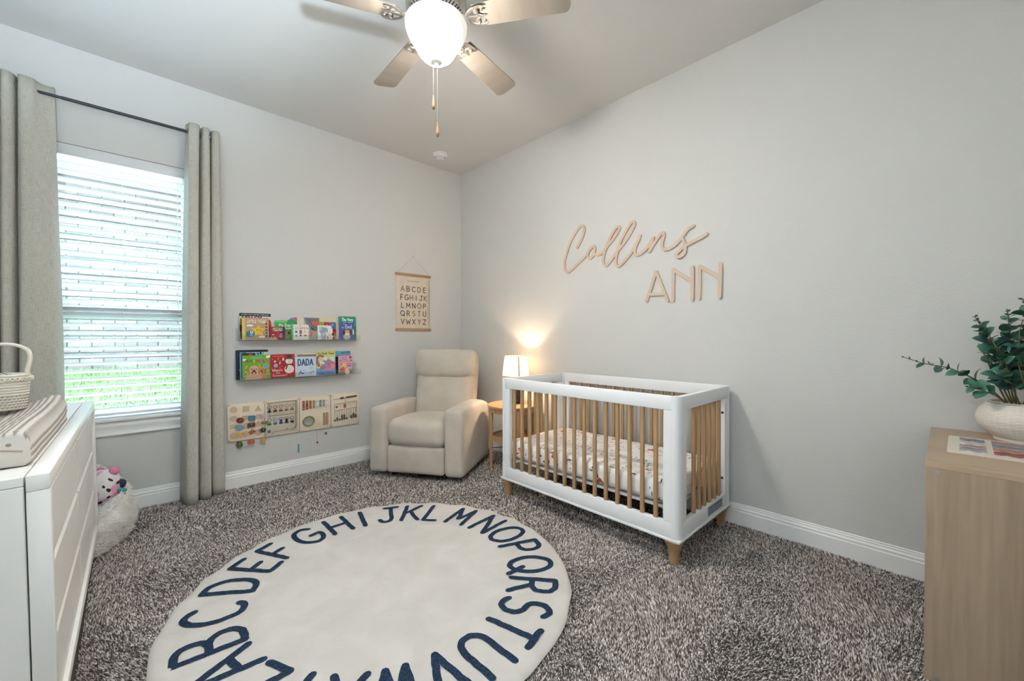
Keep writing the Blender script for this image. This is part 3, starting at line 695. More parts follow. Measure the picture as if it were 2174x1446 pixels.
# ------------------------------------------------------------------ crib
def crib():
    t = thing('crib', 'white crib with natural wood slats and flared wooden feet', 'crib', (2.495, 1.6665, 0))
    X0, X1, Y0, Y1 = -.378, .378, -.7085, .7085; zb, zt = .15, .917; T = .034
    W_ = M_cribwhite
    for sx, sy in ((-1, -1), (-1, 1), (1, -1), (1, 1)):
        r = .036; h = .046; pl_ = []
        pl_ = arc(h / 2 - r, h / 2 - r, r, r, 0, 90, 8) + [(-h / 2, h / 2), (-h / 2, -h / 2), (h / 2, -h / 2)]
        cx, cy = sx * (X1 - h / 2), sy * (Y1 - h / 2)
        mb = MB().prism([(u * sx + cx, v * sy + cy) for u, v in pl_], zt - zb, lambda u, v, w: (u, v, w + zb)); mb.make('corner_post', W_, t)
        MB().lathe([(.050, 0.135), (.043, .118), (.034, .098), (.0275, .075), (.0235, .045), (.0205, .0)], 24, pw=3.2).make('foot', M_oak, t, loc=(sx * .336, sy * .662, 0))
    ix, iy = X1 - .046, Y1 - .046
    for s in (-1, 1):
        x = s * (X1 - T / 2 - .002)
        MB().box((x, 0, .8785), (T, 2 * iy, .077), .005, 2).make('top_rail', W_, t)
        MB().box((x, 0, .1925), (T, 2 * iy, .085), .005, 2).make('bottom_rail', W_, t)
        for q in (-1, 1): MB().box((x, q * (iy - .024), .5375), (T - .004, .048, .605), .003, 1).make('stile', W_, t)
        y = s * (Y1 - T / 2 - .002)
        MB().box((0, y, .8785), (2 * ix, T, .077), .005, 2).make('end_top_rail', W_, t)
        MB().box((0, y, .1925), (2 * ix, T, .085), .005, 2).make('end_bottom_rail', W_, t)
        for q in (-1, 1):
            st = MB().box((q * (ix - .026), y, .5375), (.052, T - .004, .605), .003, 1).make('end_stile', W_, t)
            for z in (.75, .33): MB().lathe([(.008, 0), (.008, .002), (.004, .003), (.001, .002)], 10).make('screw', M_black, st, loc=(q * (ix - .052), y, z), rot=(0, -q * PI / 2, 0))
    sm_ = MB(); pl_ = rrect(-.0105, -.0115, .0105, .0115, .006, 3)
    sm_.prism(pl_, .61, lambda u, v, w: (u, v, .232 + w)); s0 = sm_.make('slat', M_oak, t); first = True
    for s in (-1, 1):
        for k in range(15):
            o = s0 if first else link('slat', s0.data, t); first = False
            o.location = (s * (X1 - T / 2 - .002), 1.6695 - 1.6665 + (7 - k) * .0813, 0)
    for s in (-1, 1):
        for k in range(6): link('slat', s0.data, t, (2.340 + k * .0745 - 2.495, s * (Y1 - T / 2 - .002), 0), (0, 0, PI / 2))
    MB().box((0, 0, .1425), (2 * X1 + .004, 2 * Y1 + .004, .015), .004, 2).box((0, 0, .1425), (2 * X1 - .14, 2 * Y1 - .14, .03), 0).make('base_moulding', W_, t) if False else None
    mb = MB()
    for s in (-1, 1): mb.box((s * (X1 - .02), 0, .1425), (.044, 2 * Y1 + .004, .0155), .004, 2).box((0, s * (Y1 - .02), .1425), (2 * X1 - .08, .044, .015), .004, 2)
    mb.make('base_moulding', W_, t)
    mb = MB()
    for s in (-1, 1): mb.box((s * .31, 0, .288), (.03, 1.28, .016), .002, 1).box((0, s * .62, .288), (.62, .03, .016), .002, 1)
    for k in range(9): mb.box((-.28 + .07 * k, 0, .288), (.008, 1.24, .008))
    mb.make('mattress_support', flat((.72, .74, .77), .4), t)
    # warning label on the near end's lower rail
    fr = lambda u, v, w: (u, -(Y1 - .002) - w - .0004, v)
    p = Print(fr); p.poly(rct(.005, .168, .235, .222), '#8b8f99')
    for a, b_, c, d in ((.012, .213, .09, .219), (.10, .205, .225, .217)): p.poly(rct(a, b_, c, d), '#4a4f5c')
    for k in range(5): p.poly(rct(.012 + .004 * (k % 2), .173 + .008 * k, .095, .176 + .008 * k), '#5f6470'); p.poly(rct(.105, .173 + .006 * k, .222 - .01 * (k % 3), .1755 + .006 * k), '#5f6470')
    p.make('warning_label', t)
crib()
def sheet_mat():
    m, nt, b = new_mat('floral_sheet'); L = nt.links.new
    tc = nt.nodes.new('ShaderNodeTexCoord'); base = None
    col = nt.nodes.new('ShaderNodeRGB'); col.outputs[0].default_value = (.80, .77, .745, 1); cur = col.outputs[0]
    def layer(scale, thr, color, stretch=(1, 1, 1), rot=0, dist=0.0, keep=.5, loc=(0, 0, 0)):
        nonlocal cur
        mp = nt.nodes.new('ShaderNodeMapping'); mp.inputs['Scale'].default_value = stretch; mp.inputs['Rotation'].default_value = (rot * .6, rot * .5, rot); mp.inputs['Location'].default_value = loc
        L(tc.outputs['Object'], mp.inputs[0]); src = mp.outputs[0]
        if dist:
            nz = N(nt, 'ShaderNodeTexNoise', Scale=scale * 3.3, Detail=2); L(src, nz.inputs['Vector'])
            ms = N(nt, 'ShaderNodeVectorMath', _operation='SCALE'); ms.inputs['Scale'].default_value = dist / scale
            sb = N(nt, 'ShaderNodeVectorMath', _operation='SUBTRACT'); sb.inputs[1].default_value = (.5, .5, .5); L(nz.outputs['Color'], sb.inputs[0]); L(sb.outputs[0], ms.inputs[0])
            av = N(nt, 'ShaderNodeVectorMath', _operation='ADD'); L(src, av.inputs[0]); L(ms.outputs[0], av.inputs[1]); src = av.outputs[0]
        vo = N(nt, 'ShaderNodeTexVoronoi', Scale=scale); L(src, vo.inputs['Vector'])
        lt = N(nt, 'ShaderNodeMath', _operation='LESS_THAN'); lt.inputs[1].default_value = thr; L(vo.outputs['Distance'], lt.inputs[0])
        sx = nt.nodes.new('ShaderNodeSeparateColor'); L(vo.outputs['Color'], sx.inputs[0])
        kp = N(nt, 'ShaderNodeMath', _operation='LESS_THAN'); kp.inputs[1].default_value = keep; L(sx.outputs[0], kp.inputs[0])
        mu = N(nt, 'ShaderNodeMath', _operation='MULTIPLY'); L(lt.outputs[0], mu.inputs[0]); L(kp.outputs[0], mu.inputs[1])
        mx = nt.nodes.new('ShaderNodeMix'); mx.data_type = 'RGBA'; L(mu.outputs[0], mx.inputs['Factor']); L(cur, mx.inputs[6]); mx.inputs[7].default_value = (*color, 1); cur = mx.outputs[2]
    layer(13, .24, (.66, .56, .46), dist=.9, keep=.35)
    layer(9, .20, (.07, .075, .10), stretch=(1, 6, 2), rot=.7, dist=.5, keep=.5, loc=(.3, .2, 0))
    layer(10, .19, (.19, .13, .13), stretch=(6, 1, 2), rot=-.5, dist=.5, keep=.45, loc=(1.3, .7, .4))
    layer(12, .26, (.45, .12, .055), dist=1.3, keep=.30, loc=(2.1, 3.3, .8))
    layer(24, .20, (.52, .22, .16), dist=.9, keep=.22, loc=(4.1, 1.3, .2))
    L(cur, b.inputs['Base Color']); b.inputs['Roughness'].default_value = .9; b.inputs['Specular IOR Level'].default_value = .1
    return m
M_sheet = sheet_mat()
mt = thing('crib_mattress', 'crib mattress in a white floral fitted sheet', 'mattress', (2.492, 1.6665, .372))
MB().soft((0, 0, 0), (.675, 1.315, .142), .045, 14, (.0, .0, .004), nz=.006, nscale=9).make('fitted_sheet', M_sheet, mt, smooth=60)
vs = catmull([(.05, -.655, .0), (.14, -.668, -.02), (.24, -.672, -.03), (.31, -.66, -.01)], 5); k = len(vs)
lo = catmull([(.10, -.66, -.06), (.16, -.672, -.115), (.27, -.678, -.10), (.315, -.668, -.085)], 5)
MB().add([tuple(v) for v in vs] + [tuple(v) for v in lo], [(i, i + 1, k + i + 1, k + i) for i in range(k - 1)]).make('sheet_corner', flat((.78, .77, .76), .9), mt).modifiers.new('t', 'SOLIDIFY').thickness = .004

# ------------------------------------------------------------------ recliner
def recliner():
    t = thing('recliner', 'beige microsuede recliner armchair in the room corner', 'armchair', (1.547 + .551 * .4425 + .835 * .42, 3.492 - .835 * .4425 + .551 * .42, 0), (0, 0, math.atan2(-.835, .551)))
    S = M_suede
    for s in (-1, 1):
        mb = MB().soft((s * .355, -.03, .335), (.172, .78, .575), .034, 12, (.004, .003, .006))
        for i, v in enumerate(mb.v):   # the arm's back end falls away in a curve
            x, y, z = v
            if y > .15 and z > .40: z -= ((y - .15) / .21) ** 2 * .05 * (z - .40) / .22
            if s * (x - s * .355) > .0 and z > .55: z -= .012 * s * (x - s * .355) / .086
            mb.v[i] = (x, y, z)
        mb.make('arm', S, t, smooth=60)
    mb = MB().soft((0, -.12, .395), (.536, .62, .225), .07, 14, (.0, .022, .028))
    for i, v in enumerate(mb.v):
        x, y, z = v
        if z > .4: mb.v[i] = (x, y, z + .012 - .05 * (y + .42))
    mb.make('seat_cushion', S, t, smooth=60)
    MB().soft((0, -.385, .172), (.53, .065, .235), .022, 8, (0, .008, 0)).make('footrest_panel', S, t, smooth=60)
    lean = Matrix.Translation((0, .115, .42)) @ Matrix.Rotation(R(-17), 4, 'X')
    mb = MB().soft((0, .06, .23), (.56, .15, .50), .055, 12, (0, .022, 0))
    for i, v in enumerate(mb.v):
        x, y, z = v; mb.v[i] = (x * (1 + .10 * max(0, z) / .5), y, z)
    mb.v = [tuple(lean @ Vector(v)) for v in mb.v]; mb.make('backrest', S, t, smooth=60)
    hl = Matrix.Translation((0, .228, .815)) @ Matrix.Rotation(R(-10), 4, 'X')
    mb = MB().soft((0, .055, .15), (.645, .175, .288), .055, 14, (0, .030, .008))
    for i, v in enumerate(mb.v):    # pinched lower corners of the pillow
        x, y, z = v
        q = max(0, (.10 - z) / .10) * max(0, (abs(x) - .2) / .12)
        mb.v[i] = (x * (1 - .03 * q), y + .03 * q * (y < .055), z + .03 * q)
    mb.v = [tuple(hl @ Vector(v)) for v in mb.v]; mb.make('headrest', S, t, smooth=60)
    sh = Matrix.Translation((0, .22, .20)) @ Matrix.Rotation(R(-12), 4, 'X')
    mb = MB().soft((0, .05, .44), (.60, .14, .90), .05, 10); mb.v = [tuple(sh @ Vector(v)) for v in mb.v]; mb.make('back_shell', S, t, smooth=60)
    MB().box((0, .02, .165), (.54, .70, .20), .01, 1).make('base_box', S, t)
    for s in (-1, 1):
        MB().box((s * .24, -.02, .022), (.035, .66, .03), .006, 2).box((s * .24, -.30, .045), (.03, .05, .05), .004, 1).box((s * .24, .26, .045), (.03, .05, .05), .004, 1).make('runner', M_black, t)
    for s in (-1, 1): MB().sphere((s * .285, -.0, 0), .012, 10, sc=(1, .5, 1)).make('button', S, t, loc=(0, .212, .852))
recliner()

# ------------------------------------------------------------------ side table and lamp
TX, TY = 2.655, 2.80
def side_table():
    t = thing('side_table', 'round oak side table with a cane shelf beside the armchair', 'side table', (TX, TY, 0))
    MB().lathe([(.225, .578), (.240, .582), (.244, .588), (.244, .597), (.238, .602), (.001, .602)], 48).make('table_top', M_oakh, t)
    MB().lathe([(.212, .535), (.218, .535), (.218, .578), (.212, .578)], 40).make('table_apron', M_oak, t)
    for k in range(4):
        a = R(150 + 90 * k); c, s = math.cos(a), math.sin(a)
        MB().tube([(.213 * c, .213 * s, .0), (.2125 * c, .2125 * s, .3), (.210 * c, .210 * s, .579)], [.0145, .017, .020], 12, sq=1).make('leg', M_oak, t)
    tr = MB().lathe([(.185, .268), (.2, .27), (.2, .318), (.192, .32), (.188, .316), (.188, .285), (.185, .283)], 40).make('shelf_ring', M_oak, t)
    mb = MB()
    for k in range(-11, 12):
        v = k * .0165; h = math.sqrt(max(.0, .187 ** 2 - v * v))
        mb.box((0, v, .300), (2 * h, .007, .004)).box((v, 0, .2985), (.007, 2 * h, .004))
    mb.make('cane_weave', M_oakh, t)
    for k in range(2):
        a = R(150 + 90 * k); c, s = math.cos(a), math.sin(a)
        MB().tube([(.208 * c, .208 * s, .20 + .03 * k), (-.208 * c, -.208 * s, .20 + .03 * k)], .004, 8).make('brace', flat((.12, .08, .05), .4), t)
side_table()
def lamp():
    lx, ly, lz = 2.715, 2.825, .602
    t = thing('table_lamp', 'small lit table lamp with a ribbed black base and linen shade', 'lamp', (lx, ly, lz))
    prof = [(.045, 0), (.056, .004)]
    for k in range(14):
        z = .010 + k * .0125; r = .062 + .007 * math.sin(PI * (k + .5) / 14); prof += [(r - .0022, z), (r, z + .0035), (r, z + .009), (r - .0022, z + .0125)]
    prof += [(.05, .192), (.022, .204), (.014, .212), (.012, .236), (.001, .237)]
    MB().lathe(prof, 36).make('base', flat((.035, .028, .026), .45, name='black_ceramic'), t)
    m = bpy.data.materials.new('linen_shade'); m.use_nodes = True; nt = m.node_tree; nt.nodes.clear(); L = nt.links.new
    o = nt.nodes.new('ShaderNodeOutputMaterial'); d = nt.nodes.new('ShaderNodeBsdfDiffuse'); tl = nt.nodes.new('ShaderNodeBsdfTranslucent'); mx = nt.nodes.new('ShaderNodeMixShader'); mx.inputs[0].default_value = .20
    tc = nt.nodes.new('ShaderNodeTexCoord'); nz = N(nt, 'ShaderNodeTexNoise', Scale=90, Detail=4); L(tc.outputs['Object'], nz.inputs['Vector'])
    rp = ramp(nt, [(.3, (.62, .52, .40)), (.7, (.86, .77, .64))]); L(nz.outputs[0], rp.inputs[0]); L(rp.outputs[0], d.inputs[0]); L(rp.outputs[0], tl.inputs[0])
    L(d.outputs[0], mx.inputs[1]); L(tl.outputs[0], mx.inputs[2]); L(mx.outputs[0], o.inputs[0])
    n = 48; vs = [(r * math.cos(2 * PI * j / n), r * math.sin(2 * PI * j / n), z) for r, z in ((.129, .262), (.106, .448)) for j in range(n)]
    sh = MB().add(vs, [(j, (j + 1) % n, n + (j + 1) % n, n + j) for j in range(n)]).make('shade', m, t)
    mtr = flat((.50, .36, .22), .8, name='shade_trim')
    for r, z in ((.129, .262), (.106, .448)): MB().tube([(r * math.cos(2 * PI * j / n), r * math.sin(2 * PI * j / n), z) for j in range(n)], .0028, 6, closed=True).make('shade_trim', mtr, sh)
    a = math.atan2(-ly, -lx) + R(14); ca, sa = math.cos(a), math.sin(a)
    MB().add([(r * math.cos(a + q), r * math.sin(a + q), z) for r, z in ((.1302, .262), (.1072, .448)) for q in (-.055, .055)], [(0, 1, 3, 2)]).make('shade_seam', mtr, sh)
    MB().tube([(0, 0, .236), (0, 0, .30)], .012, 12).make('socket', M_nickel, t)
    li = bpy.data.lights.new('bulb_light', 'POINT'); li.energy = LAMP_W; li.color = (1.0, .77, .52); li.shadow_soft_size = .022
    lo = bpy.data.objects.new('bulb_light', li); COL.objects.link(lo); lo.parent = t; lo.location = (0, 0, .352)
lamp()

# ------------------------------------------------------------------ dresser with pad, basket
def dresser():
    # front face x=+.245 local, long side along y
    t = thing('dresser', 'long white dresser under the changing pad with six flush drawers', 'dresser', (-.128 - .245, 2.436, 0), (0, R(-.8), R(-.6)))
    D, Ln, H = .49, 1.636, .88; M = M_dresser; xf = D / 2; zb = .155
    MB().box((-.0225, 0, H - .0125), (D - .045 - .002, Ln, .025), .002, 1).make('top', M, t)
    for s in (-1, 1): MB().box((-.0225, s * (Ln / 2 - .0125), (zb + H - .026) / 2), (D - .047, .025, H - .026 - zb), .002, 1).make('side_panel', M, t)
    MB().box((-D / 2 + .006, 0, .5), (.01, Ln - .052, .68)).make('back_panel', M, t)
    MB().box((0, 0, zb + .012), (D - .06, Ln - .052, .022)).make('bottom_panel', M, t)
    # face frame, 45 mm deep, standing proud of the drawers
    fx = xf - .0215
    MB().box((fx, 0, H - .021), (.043, Ln, .042), .003, 2).make('frame_rail', M, t)
    MB().box((fx, 0, zb + .02), (.043, Ln, .040), .003, 2).make('frame_rail', M, t)
    for s in (-1, 1): MB().box((fx, s * (Ln / 2 - .015), (zb + H) / 2), (.043, .030, H - zb - .084), .003, 2).make('frame_stile', M, t)
    MB().box((fx - .012, 0, (zb + H) / 2), (.022, .012, H - zb - .084), .001, 1).make('divider', M, t)
    z0, z1 = zb + .042, H - .044; hh = (z1 - z0) / 3
    for r in range(3):
        for s in (-1, 1):
            w = Ln / 2 - .030 - .009; cy = s * (.006 + .003 + w / 2 - .0005); a, b = z0 + r * hh + .002, z0 + (r + 1) * hh - .002
            dr = MB().box((xf - .021, cy, (a + b - .022) / 2), (.020, w - .004, b - a - .022), .001, 1).make('drawer', M, t)
            # slanted finger-pull along the drawer's upper edge
            pr = [(xf - .011, b - .022), (xf - .031, b - .022), (xf - .031, b - .0015), (xf - .029, b - .0015)]
            MB().prism(pr, w - .004, lambda u, v, q, cy=cy, w=w: (u, cy - w / 2 + .002 + q, v)).make('finger_pull', M, dr, smooth=0)
    for s in (-1, 1):
        for q in (-1, 1): MB().lathe([(.013, 0), (.021, .155)], 16).make('leg', M_oak, t, loc=(q * (D / 2 - .05) - .0, s * (Ln / 2 - .42 if s > 0 and q > 0 else Ln / 2 - .07), 0))
    MB().lathe([(.0025, 0), (.0025, .001), (.0001, .001)], 8).make('peg_hole', M_dark, t, loc=(.10, -Ln / 2 - .0002, .843), rot=(PI / 2, 0, 0))
dresser()
def pad():
    t = thing('changing_pad', 'contoured changing pad in a beige dotted plush cover on the dresser', 'changing pad', (-.40, 2.155, .8815), (0, 0, R(-.6)))
    Wd, Ln = .415, .83; nu, nv = 120, 250; vs = []; fs = []
    dots = []
    # cross-section ring (x,z) : flat base, high rolled sides, dished middle
    def top(x):
        a = abs(x) / (Wd / 2); return .052 + .046 * min(1, max(0, (a - .25) / .55)) ** 1.4 - .03 * max(0, (a - .9) / .1) ** 2
    sec = [(x, top(x)) for x in np.linspace(Wd / 2 - .004, -Wd / 2 + .004, nu)]
    sec += [(-Wd / 2, z) for z in np.linspace(.06, .012, 8)] + [(x, .001) for x in np.linspace(-Wd / 2 + .01, Wd / 2 - .01, 10)] + [(Wd / 2 + .002 * math.sin(z * 50), z) for z in np.linspace(.010, .064, 12)]
    n = len(sec)
    ends = [-.5, -.497, -.488, -.47] + list(np.linspace(-.455, .455, nv)) + [.47, .488, .497, .5]
    sc_ = {-.5: .80, -.497: .90, -.488: .965, -.47: .99}
    for y in ends:
        k = sc_.get(-abs(y), 1.0)
        lift = .022 * max(0, (y - .2) / .3) ** 2
        for (x, z) in sec:
            zz = .035 + (z - .035) * k if abs(y) > .46 else z
            dot = 0
            if z > .004:
                u = (x if z > .06 else x + (.06 - z)) / .019; v = (y * Ln) / .019
                du, dv = u - math.floor(u) - .5, v - math.floor(v) - .5; dot = .0034 * max(0, 1 - (du * du / .11 + dv * dv / .07))
            dots.append(dot / .0034)
            vs.append((x * (.97 + .03 * k) + (dot if z < .064 and x > 0 else 0), y * Ln, max(.001, zz + lift * (z > .02) + (dot if z > .05 else 0) + .003 * noise.noise(Vector((x * 8, y * 9, 0))))))
    m_ = len(ends)
    for i in range(m_ - 1):
        for j in range(n): fs.append((i * n + j, i * n + (j + 1) % n, (i + 1) * n + (j + 1) % n, (i + 1) * n + j))
    fs.append(tuple(range(n))); fs.append(tuple((m_ - 1) * n + j for j in range(n)))
    mk = bumped('minky_plush', (.56, .52, .475), .9, 500, .3, .001, 2, sheen=.4, spec=.1); bumped('minky_nub', (.30, .245, .20), .9, 500, .3, .001, 2, sheen=.3, spec=.1)
    pc = MB().add(vs, fs).make('pad_cover', mk, t, smooth=70); ca = pc.data.color_attributes.new('nap', 'FLOAT_COLOR', 'POINT')
    for i, d in enumerate(dots): ca.data[i].color = (d, d, d, 1)
    nt = mk.node_tree; at = nt.nodes.new('ShaderNodeVertexColor'); at.layer_name = 'nap'; rp = ramp(nt, [(.02, (.60, .565, .52)), (.35, (.27, .215, .17))]); nt.links.new(at.outputs[0], rp.inputs[0]); nt.links.new(rp.outputs[0], nt.nodes['Principled BSDF'].inputs['Base Color'])
    # end seam and raised dots on the near end
    mb = MB().tube(catmull([(.195, -Ln / 2 - .001, .045), (.13, -Ln / 2 - .003, .056), (.05, -Ln / 2 - .003, .050), (-.1, -Ln / 2 - .002, .03)], 8), .0022, 6); mb.make('seam', flat((.33, .27, .21), .9), t)
    for x, z in ((.15, .03), (.10, .022), (.11, .062), (.06, .028), (.17, .066), (.02, .038)): MB().sphere((x, -Ln / 2 + .003, z), .008, 10, sc=(1, .6, .8)).make('dot', bpy.data.materials['minky_nub'], t)
pad()
def basket():
    t = thing('rope_basket', 'small cream rope basket with a looped handle on the changing pad', 'basket', (-.343, 2.475, .962))
    mats = [bumped('cotton_rope', (.72, .67, .59), .95, 220, .5, .001, 2), flat((.28, .25, .22), .95, name='rope_dark_yarn')]  # second yarn is darker, for stitching on the lower coils
    for k in range(13):
        z = .006 + k * .0105; r = .053 + .011 * (k / 12) ** .7
        ring = MB().tube([(r * math.cos(2 * PI * j / 30), r * math.sin(2 * PI * j / 30), z) for j in range(30)], .0058, 7, closed=True)
        o = ring.make('rope_coil', mats[0], t, smooth=70)
        if k < 5:
            mb = MB()
            for j in range(34):
                a = 2 * PI * (j + .5 * (k % 2)) / 34; rr = r + .0054
                mb.tube([(rr * math.cos(a - .05), rr * math.sin(a - .05), z + .003), (rr * math.cos(a + .05), rr * math.sin(a + .05), z + .0065)], .0013, 5)
            mb.make('stitching', mats[1], o)
    MB().lathe([(.001, .003), (.05, .004), (.05, .0)], 24).make('basket_bottom', mats[0], t)
    z = .118; mb = MB()
    for s in (0, 1):
        mb.tube([((.0705 + .002 * math.sin(12 * q)) * math.cos(q), (.0705 + .002 * math.sin(12 * q)) * math.sin(q), z + .006 * math.sin(18 * q + s * PI)) for q in [2 * PI * j / 120 for j in range(120)]], .0036, 6, closed=True)
    mb.make('braid', mats[0], t, smooth=70)
    for s in (-1, 1):
        h = catmull([(.058, .012 * s - .01, .10), (.061, .013 * s - .01, .15), (.068, .012 * s - .01, .20), (.058, .010 * s - .01, .232), (.02, .008 * s - .01, .25), (-.03, .008 * s - .01, .245), (-.058, .011 * s - .01, .20), (-.057, .012 * s - .01, .10)], 8)
        MB().tube(h, .0062, 8).make('handle', mats[0], t, smooth=70)
    lm, nt, b = new_mat('navy_striped_lining'); tc = nt.nodes.new('ShaderNodeTexCoord'); wv = N(nt, 'ShaderNodeTexWave', Scale=28, Distortion=1.5); wv.bands_direction = 'DIAGONAL'
    rp = ramp(nt, [(.5, (.03, .04, .08)), (.56, (.55, .55, .56))]); nt.links.new(tc.outputs['Object'], wv.inputs[0]); nt.links.new(wv.outputs[0], rp.inputs[0]); nt.links.new(rp.outputs[0], b.inputs['Base Color']); b.inputs['Roughness'].default_value = .95
    MB().soft((-.006, .0, .088), (.098, .092, .085), .04, 8, (0, 0, .01), nz=.006, nscale=40).make('folded_cloth', lm, t, smooth=60)
basket()

# ------------------------------------------------------------------ fluffy floor seat with plush toy
def fluffy():
    t = thing('fluffy_floor_seat', 'white faux fur floor seat between the dresser and the window wall', 'floor seat', (-.292, 3.555, 0))
    K = 60; vs = []; fs = []
    def body(th, s):
        back = .5 + .5 * math.cos(th - R(66)); H = .19 + .215 * back ** 2.3; rx, ry = .315, .385
        lobes = 1 + .035 * math.sin(5 * th + 1) + .02 * math.sin(9 * th)
        if s < .5:
            q = s / .5; f = .90 + .10 * math.sin(PI * min(1, q * 1.05) ** .8) - .06 * max(0, q - .8) / .2; z = H * (q ** .9) * .93
            if q > .75: f -= .10 * ((q - .75) / .25) ** 2; z = H * (.93 * .75 ** .9 + (1 - .93 * .75 ** .9) * math.sin((q - .75) / .25 * PI / 2))
        else:
            q = (s - .5) / .5; f = .84 - .84 * q ** .7; z = H - (H - .165) * math.sin(min(1, q * 1.7) * PI / 2)
        f *= lobes
        return Vector((rx * f * math.cos(th), ry * f * math.sin(th), max(z, .004) + .0))
    S = 26
    for i in range(S + 1):
        for j in range(K):
            p = body(2 * PI * j / K, min(i / S, .999)); nn = noise.noise(p * 9) * .012 + noise.noise(p * 26) * .005
            d = Vector((p.x, p.y, .25 * (p.z - .1))); d = d.normalized() if d.length > 1e-4 else Vector((0, 0, 1)); vs.append(p + d * nn)
    for i in range(S):
        for j in range(K): fs.append((i * K + j, i * K + (j + 1) % K, (i + 1) * K + (j + 1) % K, (i + 1) * K + j))
    fur = bumped('white_faux_fur', (.88, .86, .83), .95, 60, .6, .008, 4, sheen=.3, var=.04, vscale=14, spec=.05, tint=(.80, .765, .72))
    b_ = MB().add(vs, fs).make('seat_body', fur, t, smooth=80)
    rg = random.Random(5); mb = MB(); me = b_.data
    ps = [p for p in me.polygons if p.center.z > .02]
    for i in range(26000):
        p = ps[rg.randrange(len(ps))]; v = [me.vertices[q].co for q in p.vertices[:4]]; a, b2 = rg.random(), rg.random()
        c = v[0].lerp(v[1], a).lerp(v[3].lerp(v[2], a), b2); nrm = p.normal.copy()
        d = (nrm + Vector((rg.gauss(0, .5), rg.gauss(0, .5), rg.gauss(-.25, .5)))).normalized(); s = nrm.cross(d)
        if s.length < 1e-5: continue
        s = s.normalized() * .0028; L_ = .016 + .010 * rg.random(); tip = c + d * L_
        if tip.z < .003: tip.z = .003
        mb.add([c - s, c + s, tip], [(0, 1, 2)])
    o = mb.make('fur', fur, t, smooth=0); tag(o, kind='stuff')
fluffy()
def plush():
    t = thing('plush_toy', 'pink and white plush toy with black spots in the fluffy seat', 'plush toy', (-.150, 3.57, .225), (R(-6), R(24), R(30)))
    m, nt, b = new_mat('spotted_plush'); L = nt.links.new; tc = nt.nodes.new('ShaderNodeTexCoord')
    nz = N(nt, 'ShaderNodeTexNoise', Scale=14, Detail=1); L(tc.outputs['Object'], nz.inputs[0]); av = N(nt, 'ShaderNodeVectorMath', _operation='MULTIPLY_ADD'); av.inputs[1].default_value = (.05, .05, .05); L(nz.outputs['Color'], av.inputs[0]); L(tc.outputs['Object'], av.inputs[2])
    vo = N(nt, 'ShaderNodeTexVoronoi', Scale=24); L(av.outputs[0], vo.inputs['Vector']); lt = N(nt, 'ShaderNodeMath', _operation='LESS_THAN'); lt.inputs[1].default_value = .30; L(vo.outputs['Distance'], lt.inputs[0])
    n2 = N(nt, 'ShaderNodeTexNoise', Scale=9, Detail=1); L(tc.outputs['Object'], n2.inputs[0]); rp = ramp(nt, [(.48, (.78, .74, .74)), (.54, (.75, .36, .52))]); L(n2.outputs[0], rp.inputs[0])
    mx = nt.nodes.new('ShaderNodeMix'); mx.data_type = 'RGBA'; L(lt.outputs[0], mx.inputs['Factor']); L(rp.outputs[0], mx.inputs[6]); mx.inputs[7].default_value = (.02, .02, .03, 1); L(mx.outputs[2], b.inputs['Base Color']); b.inputs['Roughness'].default_value = .8
    MB().soft((0, 0, .085), (.17, .20, .19), .08, 12, (.01, .01, .015)).make('body', m, t, smooth=80)
    MB().soft((.045, -.075, .115), (.07, .055, .06), .027, 8).make('navy_patch', flat('#1d2a4c', .5), t, smooth=80)
    MB().soft((.055, -.078, .078), (.072, .05, .028), .013, 8).make('teal_stripe', flat('#2fb3a4', .6), t, smooth=80)
    MB().soft((.055, -.078, .055), (.074, .05, .022), .01, 8).make('magenta_stripe', flat('#c2336d', .6), t, smooth=80)
    for s in (-1, 1): MB().soft((.0, s * .06, .185), (.05, .05, .05), .024, 8).make('ear', flat('#e58aae', .8), t, smooth=80)
    MB().prism([(0, 0), (.06, .012), (.045, .05)], .01, lambda u, v, w: (.06 + w, -.06 + u, .02 + v)).make('pink_bow', flat('#f05a9c', .6), t)
plush()

# ------------------------------------------------------------------ book shelves and books
def ledge(label, zf):
    t = thing('acrylic_ledge', label, 'shelf', (1.15, YW, zf)); L_ = 1.0
    mb = MB().box((0, -.0515, -.0035), (L_, .103, .005)).box((0, -.1035, .018), (L_, .004, .048)); mb.make('tray', M_acrylic, t, smooth=0)
    MB().box((0, -.0022, .045), (L_, .004, .10)).make('back_plate', M_acrylic, t, smooth=0)
    for x in (-.38, 0, .38): MB().lathe([(.006, 0), (.006, .003), (.001, .004)], 12).make('screw', M_nickel, t, loc=(x, -.0045, .075), rot=(PI / 2, 0, 0))
ZU, ZL = 1.212, .888
ledge('clear acrylic book ledge on the wall, the upper of two', ZU)
ledge('clear acrylic book ledge on the wall, lower, above the activity boards', ZL)
def book(x0, x1, ztop, yd, zf, label, color, th=.016, lean=3, r=.008, spine=None, art=None, group=None, shape=None, zlift=0):
    """front cover faces the room (-y); yd = distance of cover from wall at its foot"""
    w, h = x1 - x0, ztop - zf - zlift
    t = thing('picture_book', label, 'book', ((x0 + x1) / 2, YW - yd, zf + zlift + .0012), (R(-lean), 0, 0), group)
    fr = lambda u, v, q: (u, -q, v)
    pl_ = shape(w, h) if shape else rrect(-w / 2, 0, w / 2, h, r)
    MB().prism(pl_, .0022, fr, off=-.0022).make('cover', flat(color, .38), t, smooth=0)
    ins = [(u * (1 - .006 / w), v * (1 - .004 / h) + .002) for u, v in pl_]
    MB().prism(ins, th - .0022, fr, off=-th).make('pages', flat('#e9e4d8', .8), t, smooth=0)
    if art:
        P = Print(fr); art(P, w, h); P.make('cover_print', t)
    return t
